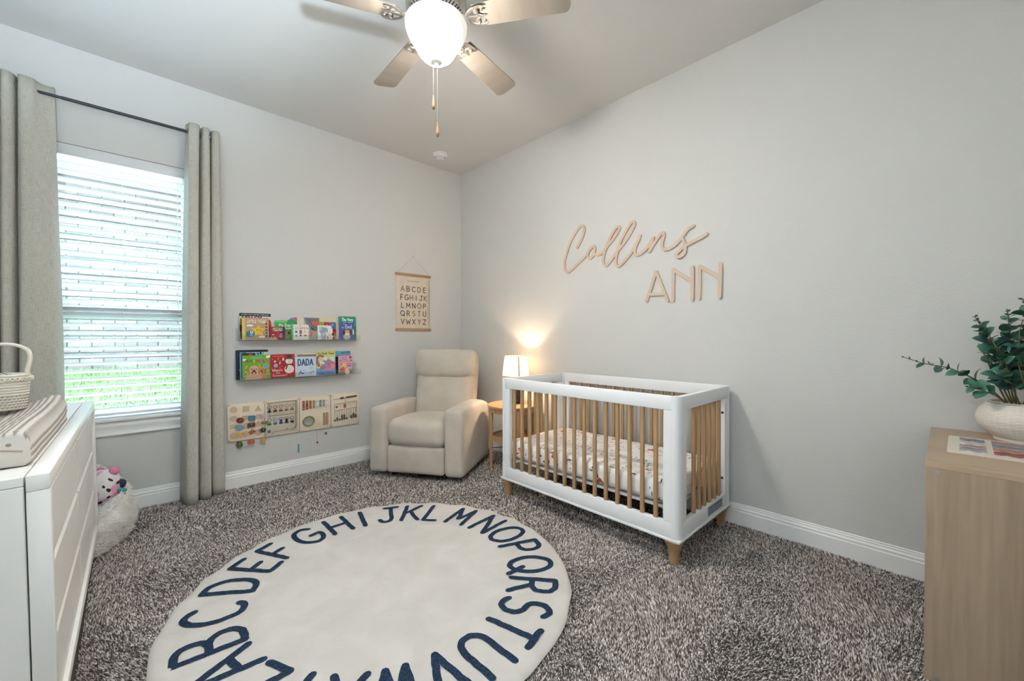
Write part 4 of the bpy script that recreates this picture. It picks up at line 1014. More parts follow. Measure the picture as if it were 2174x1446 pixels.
def star(cx, cy, r, k=5, q=.5, rot=90): return [(cx + (r if i % 2 == 0 else r * q) * math.cos(R(rot + 180 / k * i)), cy + (r if i % 2 == 0 else r * q) * math.sin(R(rot + 180 / k * i))) for i in range(2 * k)]
def a_noisy(P, w, h):
    P.poly(rct(-w / 2, h - .025, w / 2, h - .012), '#14141a').poly(rrect(-w / 2, h - .024, w / 2, h, .009), '#14141a')
    P.text('MY FIRST TOUCH AND FEEL SOUND BOOK', 0, h - .0165, .008, '#d8d8d8', w=w * .86)
    for i, (c, k) in enumerate(zip('NOISY', ('#13747d', '#b93a30', '#2f7a35', '#c23b3b', '#233a7a'))): P.text(c, -w * .36 + i * w * .125, h - .062, .034, k, sw=.30)
    P.poly(ell(w * .30, h - .05, .02, .012), '#c79a48').poly(ell(w * .36, h - .045, .008, .01), '#b8863a').poly(ell(w * .45, h - .10, .014, .05), '#b8452a')
    P.poly(ell(-w * .46, h * .45, .008, .05), '#1c1c1c').poly(ell(-w * .45, h * .15, .009, .03), '#24502a').poly(ell(-w * .455, h * .68, .007, .03), '#a0673a')
    P.poly(rct(w * .44, 0.003, w * .497, h * .36), '#1d1d20')
def a_star(P, w, h):
    P.poly(rct(-w / 2, 0, -w / 2 + .022, h), '#d9bd5a')
    P.text('TWINKLE TWINKLE', w * .05, h - .022, .011, '#e6d4c4', w=w * .72).text('LITTLE STAR', w * .02, h - .042, .018, '#efe4d8', w=w * .68, sw=.2)
    for a in range(0, 360, 45): P.poly([(w * .1 + .045 * math.cos(R(a)), h * .42 + .045 * math.sin(R(a))), (w * .1 + .075 * math.cos(R(a - 3)), h * .42 + .075 * math.sin(R(a - 3))), (w * .1 + .075 * math.cos(R(a + 3)), h * .42 + .075 * math.sin(R(a + 3)))], '#bf9263')
    P.poly(star(w * .1, h * .42, .054, q=.52), '#dfba36').poly(ell(w * .05, h * .45, .004), '#2a2118').poly(ell(w * .17, h * .43, .004), '#2a2118')
    for x, y in ((-.22, .65), (.22, .14)):
        for q in (-1, 0, 1): P.poly(ell(w * x + q * .011, h * y + .002 * (q == 0), .012, .008), '#efe9e2')
    P.poly(ell(-w * .19, h * .28, .030, .027), '#2f7f9e').poly([(-w * .34, h * .38), (-w * .24, h * .22), (-w * .34, h * .15)], '#1f6f92').poly(ell(-w * .16, h * .35, .012), '#e6eef0').poly(ell(-w * .16, h * .35, .005), '#1d2b33').poly(ell(-w * .17, h * .21, .010), '#8fae73')
    for k in range(5): P.poly(ell(w * .40, h * (.73 - .138 * k), .0062), '#1a1716')
    P.text('NURSERY RHYMES', w * .05, h * .05, .010, '#7a4f38', w=w * .74) if False else None
def a_green(P, w, h):
    P.poly(ell(w * .25, h * .9, .04, .03), '#27934a').poly(ell(-w * .2, h * .95, .05, .012), '#6dbb72').poly(rct(-w / 2, 0, w / 2, h * .48), '#6d7f3c').poly(ell(0, h * .47, w * .5, .012), '#587a40')
    P.text('My Bapti', .0, h * .70, .024, '#e6efd8', w=w * .62, sw=.14).text('Book', w * .08, h * .56, .018, '#dfead0', w=w * .32)
    for x in (.12, .30): P.poly(ell(w * x, h * .36, .008, .012), '#1b1a14')
def a_opp(P, w, h):
    P.poly(rrect(0, .003, w * .48, h, .008), '#3c1d6b').poly(rct(-w * .1, 0, w * .12, h - .001), '#b3263c').poly(ell(-w * .3, .0, .032, .030, a0=0, a1=180), '#c9a878').poly(ell(w * .25, h * .12, .03, .014), '#7a1530')
    P.poly(rrect(-w * .33, h * .65, w * .33, h * .93, .008), '#c5a15a').poly(rrect(-w * .30, h * .67, w * .30, h * .84, .006), '#1c3a2c').text('Opposites', 0, h * .715, .012, '#f2f2ea', w=w * .52, sw=.2)
    P.poly(ell(w * .22, h * .42, .012), '#d0673a').poly(ell(w * .20, h * .26, .012, .010), '#8a8fb8').poly(ell(-w * .32, h * .24, .008, .010), '#6b4a2e').poly(ell(-w * .3, h * .40, .010, .004), '#d6c9c9')
def scallop(w, h):
    p = [(-w / 2, 0)]; k = 4
    for i in range(k): p += arc(w / 2 - .012, h * (i + .5) / k, .012, h / k / 2, -85, 85, 6)
    return p + [(-w / 2, h)]
def a_shapes(P, w, h):
    P.poly(rct(-w / 2, .0005, -w / 2 + .018, h - .0005), '#56b27e')
    for k in range(7): P.poly(ell(-w / 2 + .018, h * (k + .5) / 7, .006, .008), '#f0eee8')
    for i, (c, k) in enumerate(zip('SHAPES', ('#7dae9c', '#c9b7a4', '#d06a55', '#b76a8f', '#c15a5a', '#b4737e'))): P.text(c, -w * .25 + i * w * .125, h * .70, .016, k, sw=.2)
    P.poly(ell(0, h * .92, .004), '#b2332d')
    P.poly(ell(-w * .24, h * .52, .010), '#2773b8').poly(rct(-.008, h * .40, .011, h * .62), '#8d1f2c').poly(ell(.001, h * .5, .007), '#d2744f').poly([(-.010, h * .24), (.013, h * .24), (.001, h * .38)], '#6a2f7a')
    P.poly([(-w * .30, h * .22), (-w * .20, h * .22), (-w * .25, h * .36)], '#8a4a33').poly(ell(w * .28, h * .28, .012, .007), '#c0526e').poly(star(w * .26, h * .56, .007), '#c9894e')
def a_heart(P, w, h):
    P.poly(rct(-w / 2, h * .60, -w * .2, h - .001), '#d8cdc0').poly([(-w * .2, h - .001), (w * .49, h - .001), (w * .49, h * .45), (w * .25, h * .38), (-w * .08, h * .66)], '#72747e').poly([(-w * .05, h * .92), (.02, h * .70), (w * .3, h * .5), (w * .2, h * .9)], '#5f626d')
    hp = [(.016 * math.sin(q) ** 3 * 2.1, (.013 * math.cos(q) - .005 * math.cos(2 * q) - .002 * math.cos(3 * q)) * 2.1) for q in [2 * PI * i / 24 for i in range(24)]]
    P.poly([(u + w * .30, v + h * .74) for u, v in hp], '#c8694c').poly([(w * .05, h * .42), (w * .22, h * .32), (w * .07, h * .05)], '#c6765b').text('ile,', w * .17, h * .44, .028, '#1d1d22', sw=.16, slant=.2)
def a_cream(P, w, h):
    for x, y, c in ((-.23, .66, '#6b3a20'), (-.04, .66, '#5a2b18')):
        P.poly(ell(w * x, h * y, .020, .020), c).poly(ell(w * x, h * (y - .05), .014), '#c48a63')
    P.poly(ell(-.02, h * .86, w * .28, .004), '#d8c6a8') if False else None
def a_tabs(P, w, h):
    P.poly(ell(-w * .33, h * .86, .018, .014), '#74ab2e').poly(rct(-w * .18, h * .55, w * .12, h - .001), '#a82a36').poly(ell(-.004, h * .84, .006, .010), '#d97a8a').poly(rrect(w * .14, h * .62, w * .49, h - .001, .012), '#2f73b5').poly(ell(w * .30, h * .84, .010), '#d99a45').poly(rct(w * .1, h * .42, w * .49, h * .62), '#8c2430').poly(rct(w * .1, h * .22, w * .49, h * .42), '#c1512a').poly(ell(w * .3, h * .3, .010, .012), '#3a1512').poly(rct(w * .1, .002, w * .49, h * .22), '#b09a80').poly(ell(w * .34, h * .1, .008), '#241a1a')
def wavy(w, h): return [(-w / 2, 0), (w * .36, 0)] + arc(w * .36, h * .18, w * .14, h * .18, -90, 60, 6) + arc(w * .40, h * .62, w * .08, h * .22, -60, 40, 5) + arc(w * .30, h * .86, w * .12, h * .14, 20, 90, 4) + [(-w / 2, h)]
def a_eleph(P, w, h):
    g, d = '#9aa6b8', '#4d5a70'
    for a, b in (((-.2, .66, .027, .030), d), ((-.2, .66, .025, .028), g), ((.02, .70, .018, .020), d), ((.02, .70, .016, .018), g), ((-.12, .34, .023, .028), d), ((-.12, .34, .021, .026), '#b3bccb'), ((-.19, .08, .006, .016), g), ((-.06, .08, .006, .016), g), ((.13, .56, .005, .014), g)): P.poly(ell(w * a[0], h * a[1], a[2], a[3]), b)
    P.poly(ell(-w * .34, h * .78, .012, .020), '#c3cad6').poly(ell(w * .03, h * .68, .002), '#1e2530').poly(ell(w * .14, h * .14, .008, .011), '#b58a4d').line([(w * .18, h * .45), (w * .42, h * .45)], .003, '#a88f88').line([(w * .14, h * .34), (w * .44, h * .34)], .003, '#8d6a62')
def a_very(P, w, h):
    P.text('The Very', 0, h * .81, .026, '#eef3e6', w=w * .62, sw=.2).poly(rct(w * .30, .01, w * .495, h * .55), '#2f7f34').poly(rct(-w * .49, .004, -w * .42, h * .6), '#1d5a48')
    for x, y in ((.44, .66), (.42, .3)): P.poly(ell(w * x, h * y, .003), '#e8f0d8')
    for q in (-1, 1): P.line([(w * .05 * q - .004, h * .74), (w * .05 * q + .03 * q, h * .745)], .004, '#dfe8d8')
def a_bed(P, w, h):
    P.text('Bed', w * .12, h * .66, .036, '#cfd3ea', w=w * .42, sw=.14).poly(star(-w * .27, h * .70, .012), '#d8c25a').poly(ell(-w * .2, h * .90, .012, .008), '#6f74b0')
    P.poly(ell(.0, h * .16, .034, .028), '#b9bcc8').poly(ell(.004, h * .40, .030, .028), '#d9a443').poly(ell(-.026, h * .42, .010, .020), '#3a2118').poly(ell(.036, h * .44, .010, .019), '#3a2118').poly(ell(.004, h * .32, .017, .013), '#ece2d2').poly(ell(.004, h * .33, .004, .005), '#16120f')
    r_ = random.Random(2)
    for k in range(16): P.poly(ell((r_.random() - .5) * w * .9, r_.random() * h * .6, .002, n=6), '#c9cde6')
    P.poly(ell(w * .44, h * .45, .006, .03), '#e4e4e4')
def a_night(P, w, h):
    r_ = random.Random(9); P.poly(rct(-w * .1, .001, w / 2 - .001, h - .001), '#0c0c14').poly(rct(-w / 2 + .001, .001, -w * .1, h * .4), '#0b0d1c')
    for k in range(34): P.poly(ell((r_.random() - .5) * w * .95, r_.random() * h * .97, .0016 + .0022 * r_.random(), n=6), '#c9cfe0')
def a_teal(P, w, h):
    P.poly(rct(-w * .47, h * .05, -w * .40, h * .97), '#1d6f70').poly([(-w * .4, h * .98), (-w * .3, h * .99), (-w * .28, h * .80), (-w * .4, h * .8)], '#20242c').poly(ell(-w * .15, h * .92, .034, .012), '#8a4a22').poly(ell(-w * .26, h * .91, .012), '#1d1a18').poly(ell(-w * .04, h * .91, .012), '#1d1a18').poly(rct(w * .3, h * .86, w * .49, h - .001), '#b5cdb8').poly(ell(w * .1, h * .93, .007), '#1c2a3a').poly(ell(w * .19, h * .95, .007, .012), '#1c2a3a')
def pup(P, x, y, s, c, dk):
    P.poly(ell(x, y - .062 * s, .055 * s, .06 * s, a0=0, a1=180), c) if False else P.poly([(x - .06 * s, .0006), (x + .055 * s, .0006), (x + .036 * s, y), (x - .036 * s, y)], c)
    P.poly(ell(x, y, .036 * s, .040 * s), c).poly(ell(x - .036 * s, y - .006 * s, .010 * s, .026 * s), dk).poly(ell(x + .036 * s, y - .006 * s, .010 * s, .026 * s), dk)
    P.poly(ell(x - .015 * s, y + .012 * s, .005 * s, .004 * s), '#2a1c14').poly(ell(x + .015 * s, y + .012 * s, .005 * s, .004 * s), '#2a1c14').poly(ell(x, y + .002 * s, .009 * s, .006 * s), '#1d1613').poly(ell(x, y - .016 * s, .017 * s, .014 * s), '#3a1a18').poly(ell(x, y - .021 * s, .010 * s, .012 * s), '#d48a94')
def a_anim(P, w, h):
    P.text("BABY'S FIRST", .0, h * .86, .010, '#38a7a0', w=w * .45, sw=.22) if False else P.poly(ell(-.004, h * .89, .042, .007), '#4fb0a2')
    for i, (c, k) in enumerate(zip('ANIMALS', ('#c02a72', '#2a8f3e', '#e2c22e', '#c9451f', '#2a86c0', '#c22222', '#c9577f'))): P.text(c, -w * .33 + i * w * .123, h * .70, .022, k, sw=.30)
    for x, y, q in ((.42, .92, .014), (-.44, .82, .010)): P.poly(ell(w * x, h * y, q, q * .8), '#f1f1e2').poly(ell(w * x + q * .7, h * y + .004, q * .7, q * .6), '#f1f1e2')
    for x, y, a in ((-.36, .52, 60), (-.09, .56, 5), (.12, .54, -50), (-.36, .30, -55), (.40, .33, 40), (-.40, .15, 0), (.41, .20, 0)):
        c, s = math.cos(R(a)) * .010, math.sin(R(a)) * .010; P.line([(w * x - c, h * y - s), (w * x + c, h * y + s)], .0035, '#d9ec9a').poly(ell(w * x - c, h * y - s, .0034, n=8), '#d9ec9a').poly(ell(w * x + c, h * y + s, .0034, n=8), '#d9ec9a')
    P.poly(ell(w * .34, h * .53, .0215), '#8a2a2e').poly(ell(w * .34, h * .53, .019), '#e6eef2').poly(ell(w * .34, h * .53, .016), '#2a86b8').poly(ell(w * .34, h * .52, .009, .006), '#7cc4e6')
    pup(P, w * .16, h * .34, .85, '#bd8a58', '#9a6838'); pup(P, -w * .10, h * .36, 1.08, '#d0a684', '#b08256')
def a_snow(P, w, h):
    for x, y in ((-.42, .80), (-.17, .84), (-.2, .79), (.44, .84), (-.45, .43), (-.15, .42), (-.38, .22), (.3, .11), (.44, .22), (.42, .60), (-.06, .48)): P.poly(ell(w * x, h * y, .0026, n=8), '#efdcd8')
    P.line([(-w * .42, h * .915), (w * .04, h * .92)], .0035, '#d98a80')
    P.poly(ell(w * .26, h * .35, .038, .036), '#e9ddcf').poly(ell(w * .26, h * .70, .029, .026), '#ece1d4').poly(rct(w * .14, h * .80, w * .38, h * .86), '#1f6b44').poly(rct(w * .17, h * .855, w * .35, h * .95), '#3a1820').poly(rct(w * .11, h * .785, w * .41, h * .81), '#2a1a1c')
    P.poly(ell(w * .22, h * .73, .003), '#1a1a1a').poly(ell(w * .32, h * .74, .003), '#1a1a1a').line([(w * .22, h * .65), (w * .30, h * .69)], .004, '#b8402c')
    P.poly(rct(w * .12, h * .535, w * .41, h * .585), '#5a1a2a')
    for k in range(3): P.poly(rct(w * (.15 + .09 * k), h * .537, w * (.18 + .09 * k), h * .583), '#d8b0a8')
    P.line([(w * .18, h * .53), (w * .12, h * .36)], .010, '#6a1f2e')
    for k in range(3): P.poly(ell(w * .27, h * (.45 - .07 * k), .0022, n=8), '#5a4a42')
    P.poly([(-w * .16, h * .58), (-w * .06, h * .58), (-w * .11, h * .76)], '#ece5da').poly([(-w * .11, h * .58), (-w * .05, h * .58), (-w * .11, h * .76)], '#2f7a4c').poly(ell(w * .01, h * .79, .006, .014), '#e2e0d0').poly(ell(-w * .33, h * .70, .009, .010), '#c9c6bc')
    P.poly(ell(-w * .30, h * .53, .0195), '#6b5a86').poly(ell(-w * .30, h * .53, .015), '#b9b0c0').poly(ell(-w * .30, h * .53, .009), '#dba24a')
    P.text("Where's", -w * .24, h * .285, .020, '#f0d6cf', w=w * .42, sw=.15).text('the', -w * .22, h * .185, .014, '#f0d6cf', w=w * .16, sw=.15).text('Snowman?', -w * .13, h * .07, .018, '#f0d6cf', w=w * .60, sw=.16)
def a_dada(P, w, h):
    P.text('DADA', -.002, h * .56, .054, '#21496b', w=w * .70, sw=.17, gap=.28)
    P.line([(-w * .30, h * .92), (w * .2, h * .92)], .0025, '#b9c6d2').line([(-w * .36, h * .49), (w * .38, h * .49)], .004, '#c6d2dc')
    r_ = random.Random(4)
    for k in range(16): P.poly(ell(-w * .25 + r_.gauss(0, .012), h * .22 + r_.gauss(0, .014), .002 + .003 * r_.random(), n=8), '#1d1f24')
    for k in range(9): P.poly(ell(w * .30 + r_.gauss(0, .010), h * .20 + r_.gauss(0, .010), .002 + .002 * r_.random(), n=8), '#23252c')
    P.poly(ell(-w * .1, h * .18, .006, .005), '#d28a8e').poly(ell(w * .2, h * .15, .005), '#d99a9a').line([(w * .18, h * .40), (w * .30, h * .40)], .004, '#6a7684').line([(-w * .14, h * .30), (-w * .06, h * .33)], .003, '#4a4f57')
def a_bath(P, w, h):
    P.text("It's Bath Time!", 0, h * .855, .018, '#2a2320', w=w * .84, sw=.17)
    P.poly(rct(-w / 2 + .001, h * .0 + .001, w / 2 - .001, h * .28), '#6f9fd0').poly(ell(0, h * .07, w * .47, .010), '#5a74b8')
    P.line(catmull2([(-w * .46, h * .45), (-w * .46, h * .70), (-w * .34, h * .80), (-w * .15, h * .77)]), .018, '#8f6a86')
    P.poly(ell(w * .05, h * .45, .048, .046), '#a9849c').poly(ell(-w * .18, h * .30, .026, .022), '#9a7690').poly(ell(w * .34, h * .38, .028, .036), '#c2637a').poly(ell(w * .34, h * .36, .020, .026), '#d98a9c').poly(ell(w * .12, h * .22, .040, .016), '#b98796').poly(ell(w * .10, h * .47, .004), '#1c1820')
    for x, y, q in ((-.04, .68, .020), (.36, .66, .020), (-.30, .52, .016), (-.16, .50, .012), (.26, .69, .012)): P.poly(ell(w * x, h * y, q), '#c6d2e4').poly(ell(w * x - .004, h * y + .004, q * .6), '#dbe4f0')
    P.poly(ell(-w * .40, h * .48, .010, .020), '#b08a4a').poly(ell(-w * .39, h * .40, .010), '#9a5a34')
    r_ = random.Random(6)
    for k in range(24): P.poly(ell((r_.random() - .5) * w * .85, h * (.05 + .2 * r_.random()), .004, n=8), r_.choice(('#8fb8e0', '#a9c9ea', '#5c8cc4')))
def catmull2(p): return [(v.x, v.y) for v in catmull([(a, b, 0) for a, b in p], 6)]
def a_ages(P, w, h):
    P.text('ages', .004, h * .90, .016, '#1f7a5c', w=w * .32, sw=.22).text('0-2', w * .36, h * .90, .018, '#1a6a52', w=w * .22, sw=.24).poly(rct(-w / 2 + .001, .001, w / 2 - .001, h * .83), '#8a7fb0').poly(rct(-w * .3, h * .80, w * .4, h * .84), '#b07fb0')
def a_love(P, w, h):
    for x, y, c, q in ((.36, .90, '#a3273a', .011), (.40, .72, '#8d6aa8', .010), (-.36, .72, '#b05a9c', .008), (-.33, .55, '#a9649a', .008), (.40, .52, '#a86aa0', .007)): P.poly(ell(w * x, h * y, q), c)
    for k, y in enumerate((.90, .80)): P.line([(-w * .26, h * y), (w * (.10 - .04 * k), h * y - .002)], .006, '#8a86b8')
    P.text('Love', -w * .02, h * .66, .022, '#d38a52', w=w * .50, sw=.2)
    P.poly(ell(-w * .12, h * .46, .020), '#e0c22e').poly(ell(-w * .10, h * .50, .012), '#ecd552').poly(ell(w * .25, h * .43, .022, .008), '#5a7fc0').poly(ell(w * .2, h * .55, .022, .008), '#d08a4a').poly(ell(-w * .18, h * .27, .016, .018), '#d8702c').poly(ell(-w * .34, h * .24, .010), '#c23c50').poly(rct(-w * .48, .001, w * .48, h * .13), '#8f9a62').poly(ell(w * .10, h * .12, .020, .026), '#e6ddcc').poly(ell(w * .3, h * .2, .014), '#c98a7a')
    r_ = random.Random(8)
    for k in range(22): P.poly(ell((r_.random() - .5) * w * .9, h * (.03 + .34 * r_.random()), .0035, n=7), r_.choice(('#7f9a5a', '#d88aa0', '#e9d9d0', '#8a6aa8', '#d1a05a')))
GB_U, GB_L = 'board books on the upper ledge', 'board books on the lower ledge'
B = [
 (.672, .899, 1.435, .034, ZU, 'large white NOISY sound book with a black top band', '#d8d4cb', .022, a_noisy, None, GB_U),
 (.897, .986, 1.388, .030, ZU, 'plain white book peeking between the sound book and the green one', '#d9d7d2', .010, None, None, GB_U),
 (1.053, 1.150, 1.407, .030, ZU, 'lilac and pink book mostly hidden behind the green book', '#8590c4', .012, lambda P, w, h: P.poly(ell(-.01, h * .93, .026, .018), '#c9679c').poly(rct(-w * .49, h * .2, -w * .45, h - .003), '#2a2a5a'), None, GB_U),
 (1.247, 1.467, 1.426, .034, ZU, 'large cream picture book with brown-haired children', '#d8cbb4', .012, a_cream, None, GB_U),
 (.922, 1.096, 1.379, .058, ZU, 'green My Bapti book behind the small red book', '#3f9f58', .012, a_green, None, GB_U),
 (1.099, 1.288, 1.411, .056, ZU, 'grey picture book with a coral heart', '#a9aba4', .012, a_heart, None, GB_U),
 (1.280, 1.437, 1.374, .052, ZU, 'tabbed board book in red, green and blue', '#b58a3a', .012, a_tabs, None, GB_U),
 (1.459, 1.624, 1.432, .058, ZU, 'teal green book titled The Very', '#168f74', .016, a_very, None, GB_U),
 (.682, .873, 1.395, .080, ZU, 'tan board book with a yellow star and LITTLE STAR title', '#b99b80', .020, a_star, None, GB_U),
 (.879, .995, 1.324, .088, ZU, 'small red and purple Opposites board book', '#a21c3c', .018, a_opp, None, GB_U),
 (1.045, 1.186, 1.346, .088, ZU, 'white SHAPES board book with scalloped edge', '#e6e2da', .018, a_shapes, scallop, GB_U),
 (1.260, 1.395, 1.342, .088, ZU, 'white board book with a grey elephant', '#e4e1da', .018, a_eleph, wavy, GB_U),
 (1.452, 1.591, 1.372, .088, ZU, 'blue Bed board book with a yellow dog', '#4656a0', .018, a_bed, None, GB_U),
 (.645, .878, 1.130, .034, ZL, 'dark navy starry picture book at the back', '#14183c', .012, a_night, None, GB_L),
 (1.145, 1.262, 1.088, .026, ZL, 'white book standing tallest behind DADA', '#e2dfd8', .010, None, None, GB_L),
 (1.437, 1.580, 1.102, .034, ZL, 'blue book marked ages 0-2', '#57aac8', .012, a_ages, None, GB_L),
 (.669, .883, 1.113, .060, ZL, 'pale blue animal book behind the lime green one', '#78aacb', .020, a_teal, None, GB_L),
 (1.100, 1.257, 1.079, .050, ZL, 'brown patterned book just behind DADA', '#a07f58', .014, lambda P, w, h: [P.poly(ell(-w * .45 + k * w * .05, h * .96 + .003 * (k % 2), .004, n=7), '#6f4c30' if k % 2 else '#c9a45c') for k in range(19)], None, GB_L),
 (1.405, 1.456, 1.050, .052, ZL, 'narrow dark navy and green book beside the bath book', '#15233f', .012, lambda P, w, h: P.poly(rct(-w * .49, .002, w * .49, h * .25), '#1f5a38').poly(ell(w * .2, h * .7, .003), '#b9c2d8'), None, GB_L),
 (.681, .878, 1.087, .088, ZL, 'lime green ANIMALS board book with two puppies', '#74a51c', .022, a_anim, None, GB_L),
 (.883, 1.069, 1.089, .088, ZL, "red Where's the Snowman? board book", '#b01f2a', .016, a_snow, None, GB_L),
 (1.072, 1.246, 1.062, .088, ZL, 'pale blue DADA board book', '#c9d8e6', .016, a_dada, None, GB_L),
 (1.249, 1.416, 1.109, .088, ZL, "yellow It's Bath Time! book with a pink elephant", '#d3cf78', .014, a_bath, None, GB_L),
 (1.444, 1.575, 1.059, .088, ZL, 'pink Love board book with little animals', '#dba3b8', .014, a_love, None, GB_L)]
for x0, x1, zt, yd, zf, lb, c, th, art, shp, g in B:
    book(x0, x1, zt, yd, zf, lb, c, th, 2.5 if yd > .03 else 1, .008, None, art, g, shp)

# ------------------------------------------------------------------ alphabet poster
def poster():
    t = thing('alphabet_poster', 'cream canvas alphabet poster on wooden rails above the recliner', 'poster', (2.278, YW, 1.611))
    fr = lambda u, v, w: (u, -.010 - w, v)
    vs = []; fs = []; nu, nv = 8, 24
    for j in range(nv + 1):
        v = -.29 + .58 * j / nv
        for i in range(nu + 1):
            u = -.205 + .41 * i / nu; vs.append((u + .003 * math.sin(v * 12) * (i == 0), -.010 + .004 * math.sin((v + .29) / .58 * PI) * (abs(u) / .2) ** 3, v))
    for j in range(nv):
        for i in range(nu): a = j * (nu + 1) + i; fs.append((a, a + 1, a + nu + 2, a + nu + 1))
    o = MB().add(vs, fs).make('canvas', bumped('poster_canvas', (.70, .60, .49), .95, 200, .3, .001, 2, var=.04, vscale=30, spec=.1), t); md = o.modifiers.new('t', 'SOLIDIFY'); md.thickness = .002
    for z in (.296, -.296): MB().box((0, -.010, z), (.43, .020, .026), .004, 2).make('wooden_rail', wood('poster_rail', (.38, .22, .11), (.50, .31, .16), 10, (.1, 1, 1)) if z > 0 else bpy.data.materials['poster_rail'], t)
    MB().tube([(-.195, -.008, .309), (0, -.006, .498), (.195, -.008, .309)], .0014, 5).make('hanging_cord', flat((.45, .38, .30), .8), t)
    MB().lathe([(.004, 0), (.004, .010), (.001, .011)], 8).make('nail', M_nickel, t, loc=(0, 0, .4985), rot=(PI / 2, 0, 0))
    P = Print(fr, .00003); P.k = 60
    P.text('THE ALPHABET', .0, .222, .011, '#5b4638', w=.17, sw=.17, gap=.5); P.make('printed_title', t)
    cols = {'A': '#8f6549', 'K': '#805438', 'O': '#805a45', 'S': '#8a5e40', 'D': '#5f5550', 'H': '#6b5548', 'T': '#6d5140', 'Y': '#7a5741', 'W': '#4f453f', 'M': '#5a4b42'}
    for row, z in zip(('ABCDE', 'FGHIJK', 'LMNOP', 'QRSTU', 'VWXYZ'), (.115, .024, -.063, -.148, -.237)):
        n = len(row); dx = .0665 if n == 5 else .0575
        for i, c in enumerate(row): P = Print(fr, .00003); P.k = 60; P.text(c, (i - (n - 1) / 2) * dx, z, .053, cols.get(c, '#453932'), sw=.15); P.make('printed_letter', t)
poster()

# ------------------------------------------------------------------ wall name sign
def script_sign():
    t = None
    C = [[(-2.241, 2.026), (-2.198, 2.083), (-2.17, 2.139), (-2.165, 2.183), (-2.189, 2.207), (-2.222, 2.194), (-2.269, 2.149), (-2.323, 2.074), (-2.366, 1.979), (-2.388, 1.903), (-2.38, 1.846), (-2.348, 1.821), (-2.299, 1.839), (-2.231, 1.883), (-2.161, 1.93), (-2.124, 1.959), (-2.097, 1.999), (-2.065, 2.009), (-2.052, 1.985), (-2.063, 1.946), (-2.083, 1.919), (-2.11, 1.913), (-2.127, 1.937), (-2.112, 1.979), (-2.083, 2.001)],
     [(-2.065, 1.942), (-2.012, 1.931), (-1.969, 1.946), (-1.927, 1.987), (-1.877, 2.035), (-1.837, 2.077), (-1.813, 2.115), (-1.833, 2.129), (-1.869, 2.098), (-1.919, 2.021), (-1.952, 1.947), (-1.969, 1.885), (-1.962, 1.841), (-1.935, 1.83), (-1.894, 1.864), (-1.828, 1.936), (-1.765, 1.995), (-1.711, 2.061), (-1.681, 2.113), (-1.688, 2.139), (-1.715, 2.13), (-1.757, 2.077), (-1.804, 2.002), (-1.835, 1.915), (-1.848, 1.847), (-1.832, 1.811), (-1.8, 1.818), (-1.749, 1.861), (-1.699, 1.909), (-1.677, 1.946), (-1.651, 1.983), (-1.632, 2.021)],
     [(-1.64, 2.008), (-1.645, 1.985), (-1.662, 1.957), (-1.676, 1.916), (-1.669, 1.883), (-1.639, 1.876), (-1.599, 1.897), (-1.567, 1.922), (-1.542, 1.957), (-1.521, 1.985)],
     [(-1.522, 1.984), (-1.531, 1.956), (-1.543, 1.918), (-1.556, 1.884)],
     [(-1.552, 1.887), (-1.535, 1.914), (-1.507, 1.951), (-1.466, 1.998), (-1.443, 2.008), (-1.439, 1.985), (-1.452, 1.936), (-1.448, 1.898), (-1.418, 1.881), (-1.372, 1.894), (-1.327, 1.924), (-1.296, 1.959), (-1.261, 1.999), (-1.222, 2.016)],
     [(-1.299, 1.963), (-1.301, 1.945), (-1.286, 1.914), (-1.277, 1.882), (-1.284, 1.837), (-1.311, 1.814), (-1.338, 1.818), (-1.342, 1.836), (-1.317, 1.857), (-1.28, 1.882), (-1.222, 1.906), (-1.168, 1.924), (-1.13, 1.943)]]
    fr = lambda u, v, w: (XC - .0015 - w, -u, v)
    mb = MB(); ribbon_solid(mb, [[(p.x, p.y) for p in catmull([(a, b, 0) for a, b in ln], 5)] for ln in C], .0225, .011, fr)
    tag(mb.make('cursive_wood_sign', M_ply, smooth=0), 'pale plywood cursive word sign on the wall above the crib', 'wall sign')
    A = [('pale wooden capital letter A beneath the cursive sign', [[(-1.577, 1.508), (-1.498, 1.725), (-1.407, 1.501)], [(-1.550, 1.559), (-1.432, 1.556)]]),
         ('wooden capital N next to the letter A', [[(-1.368, 1.501), (-1.365, 1.725), (-1.226, 1.624)], [(-1.226, 1.727), (-1.226, 1.501)]]),
         ('wooden capital N farthest from the letter A', [[(-1.181, 1.503), (-1.176, 1.725), (-1.038, 1.632)], [(-1.038, 1.727), (-1.044, 1.504)]])]
    for lb, st in A:
        mb = MB(); rz = 0
        for ln in st:
            for a, b in zip(ln[:-1], ln[1:]): rz += .002; ribbon_solid(mb, [[a, b]], .0235, .009, fr, rise=rz)
        tag(mb.make('wooden_letter', M_ply, smooth=0), lb, 'wall letter')
script_sign()

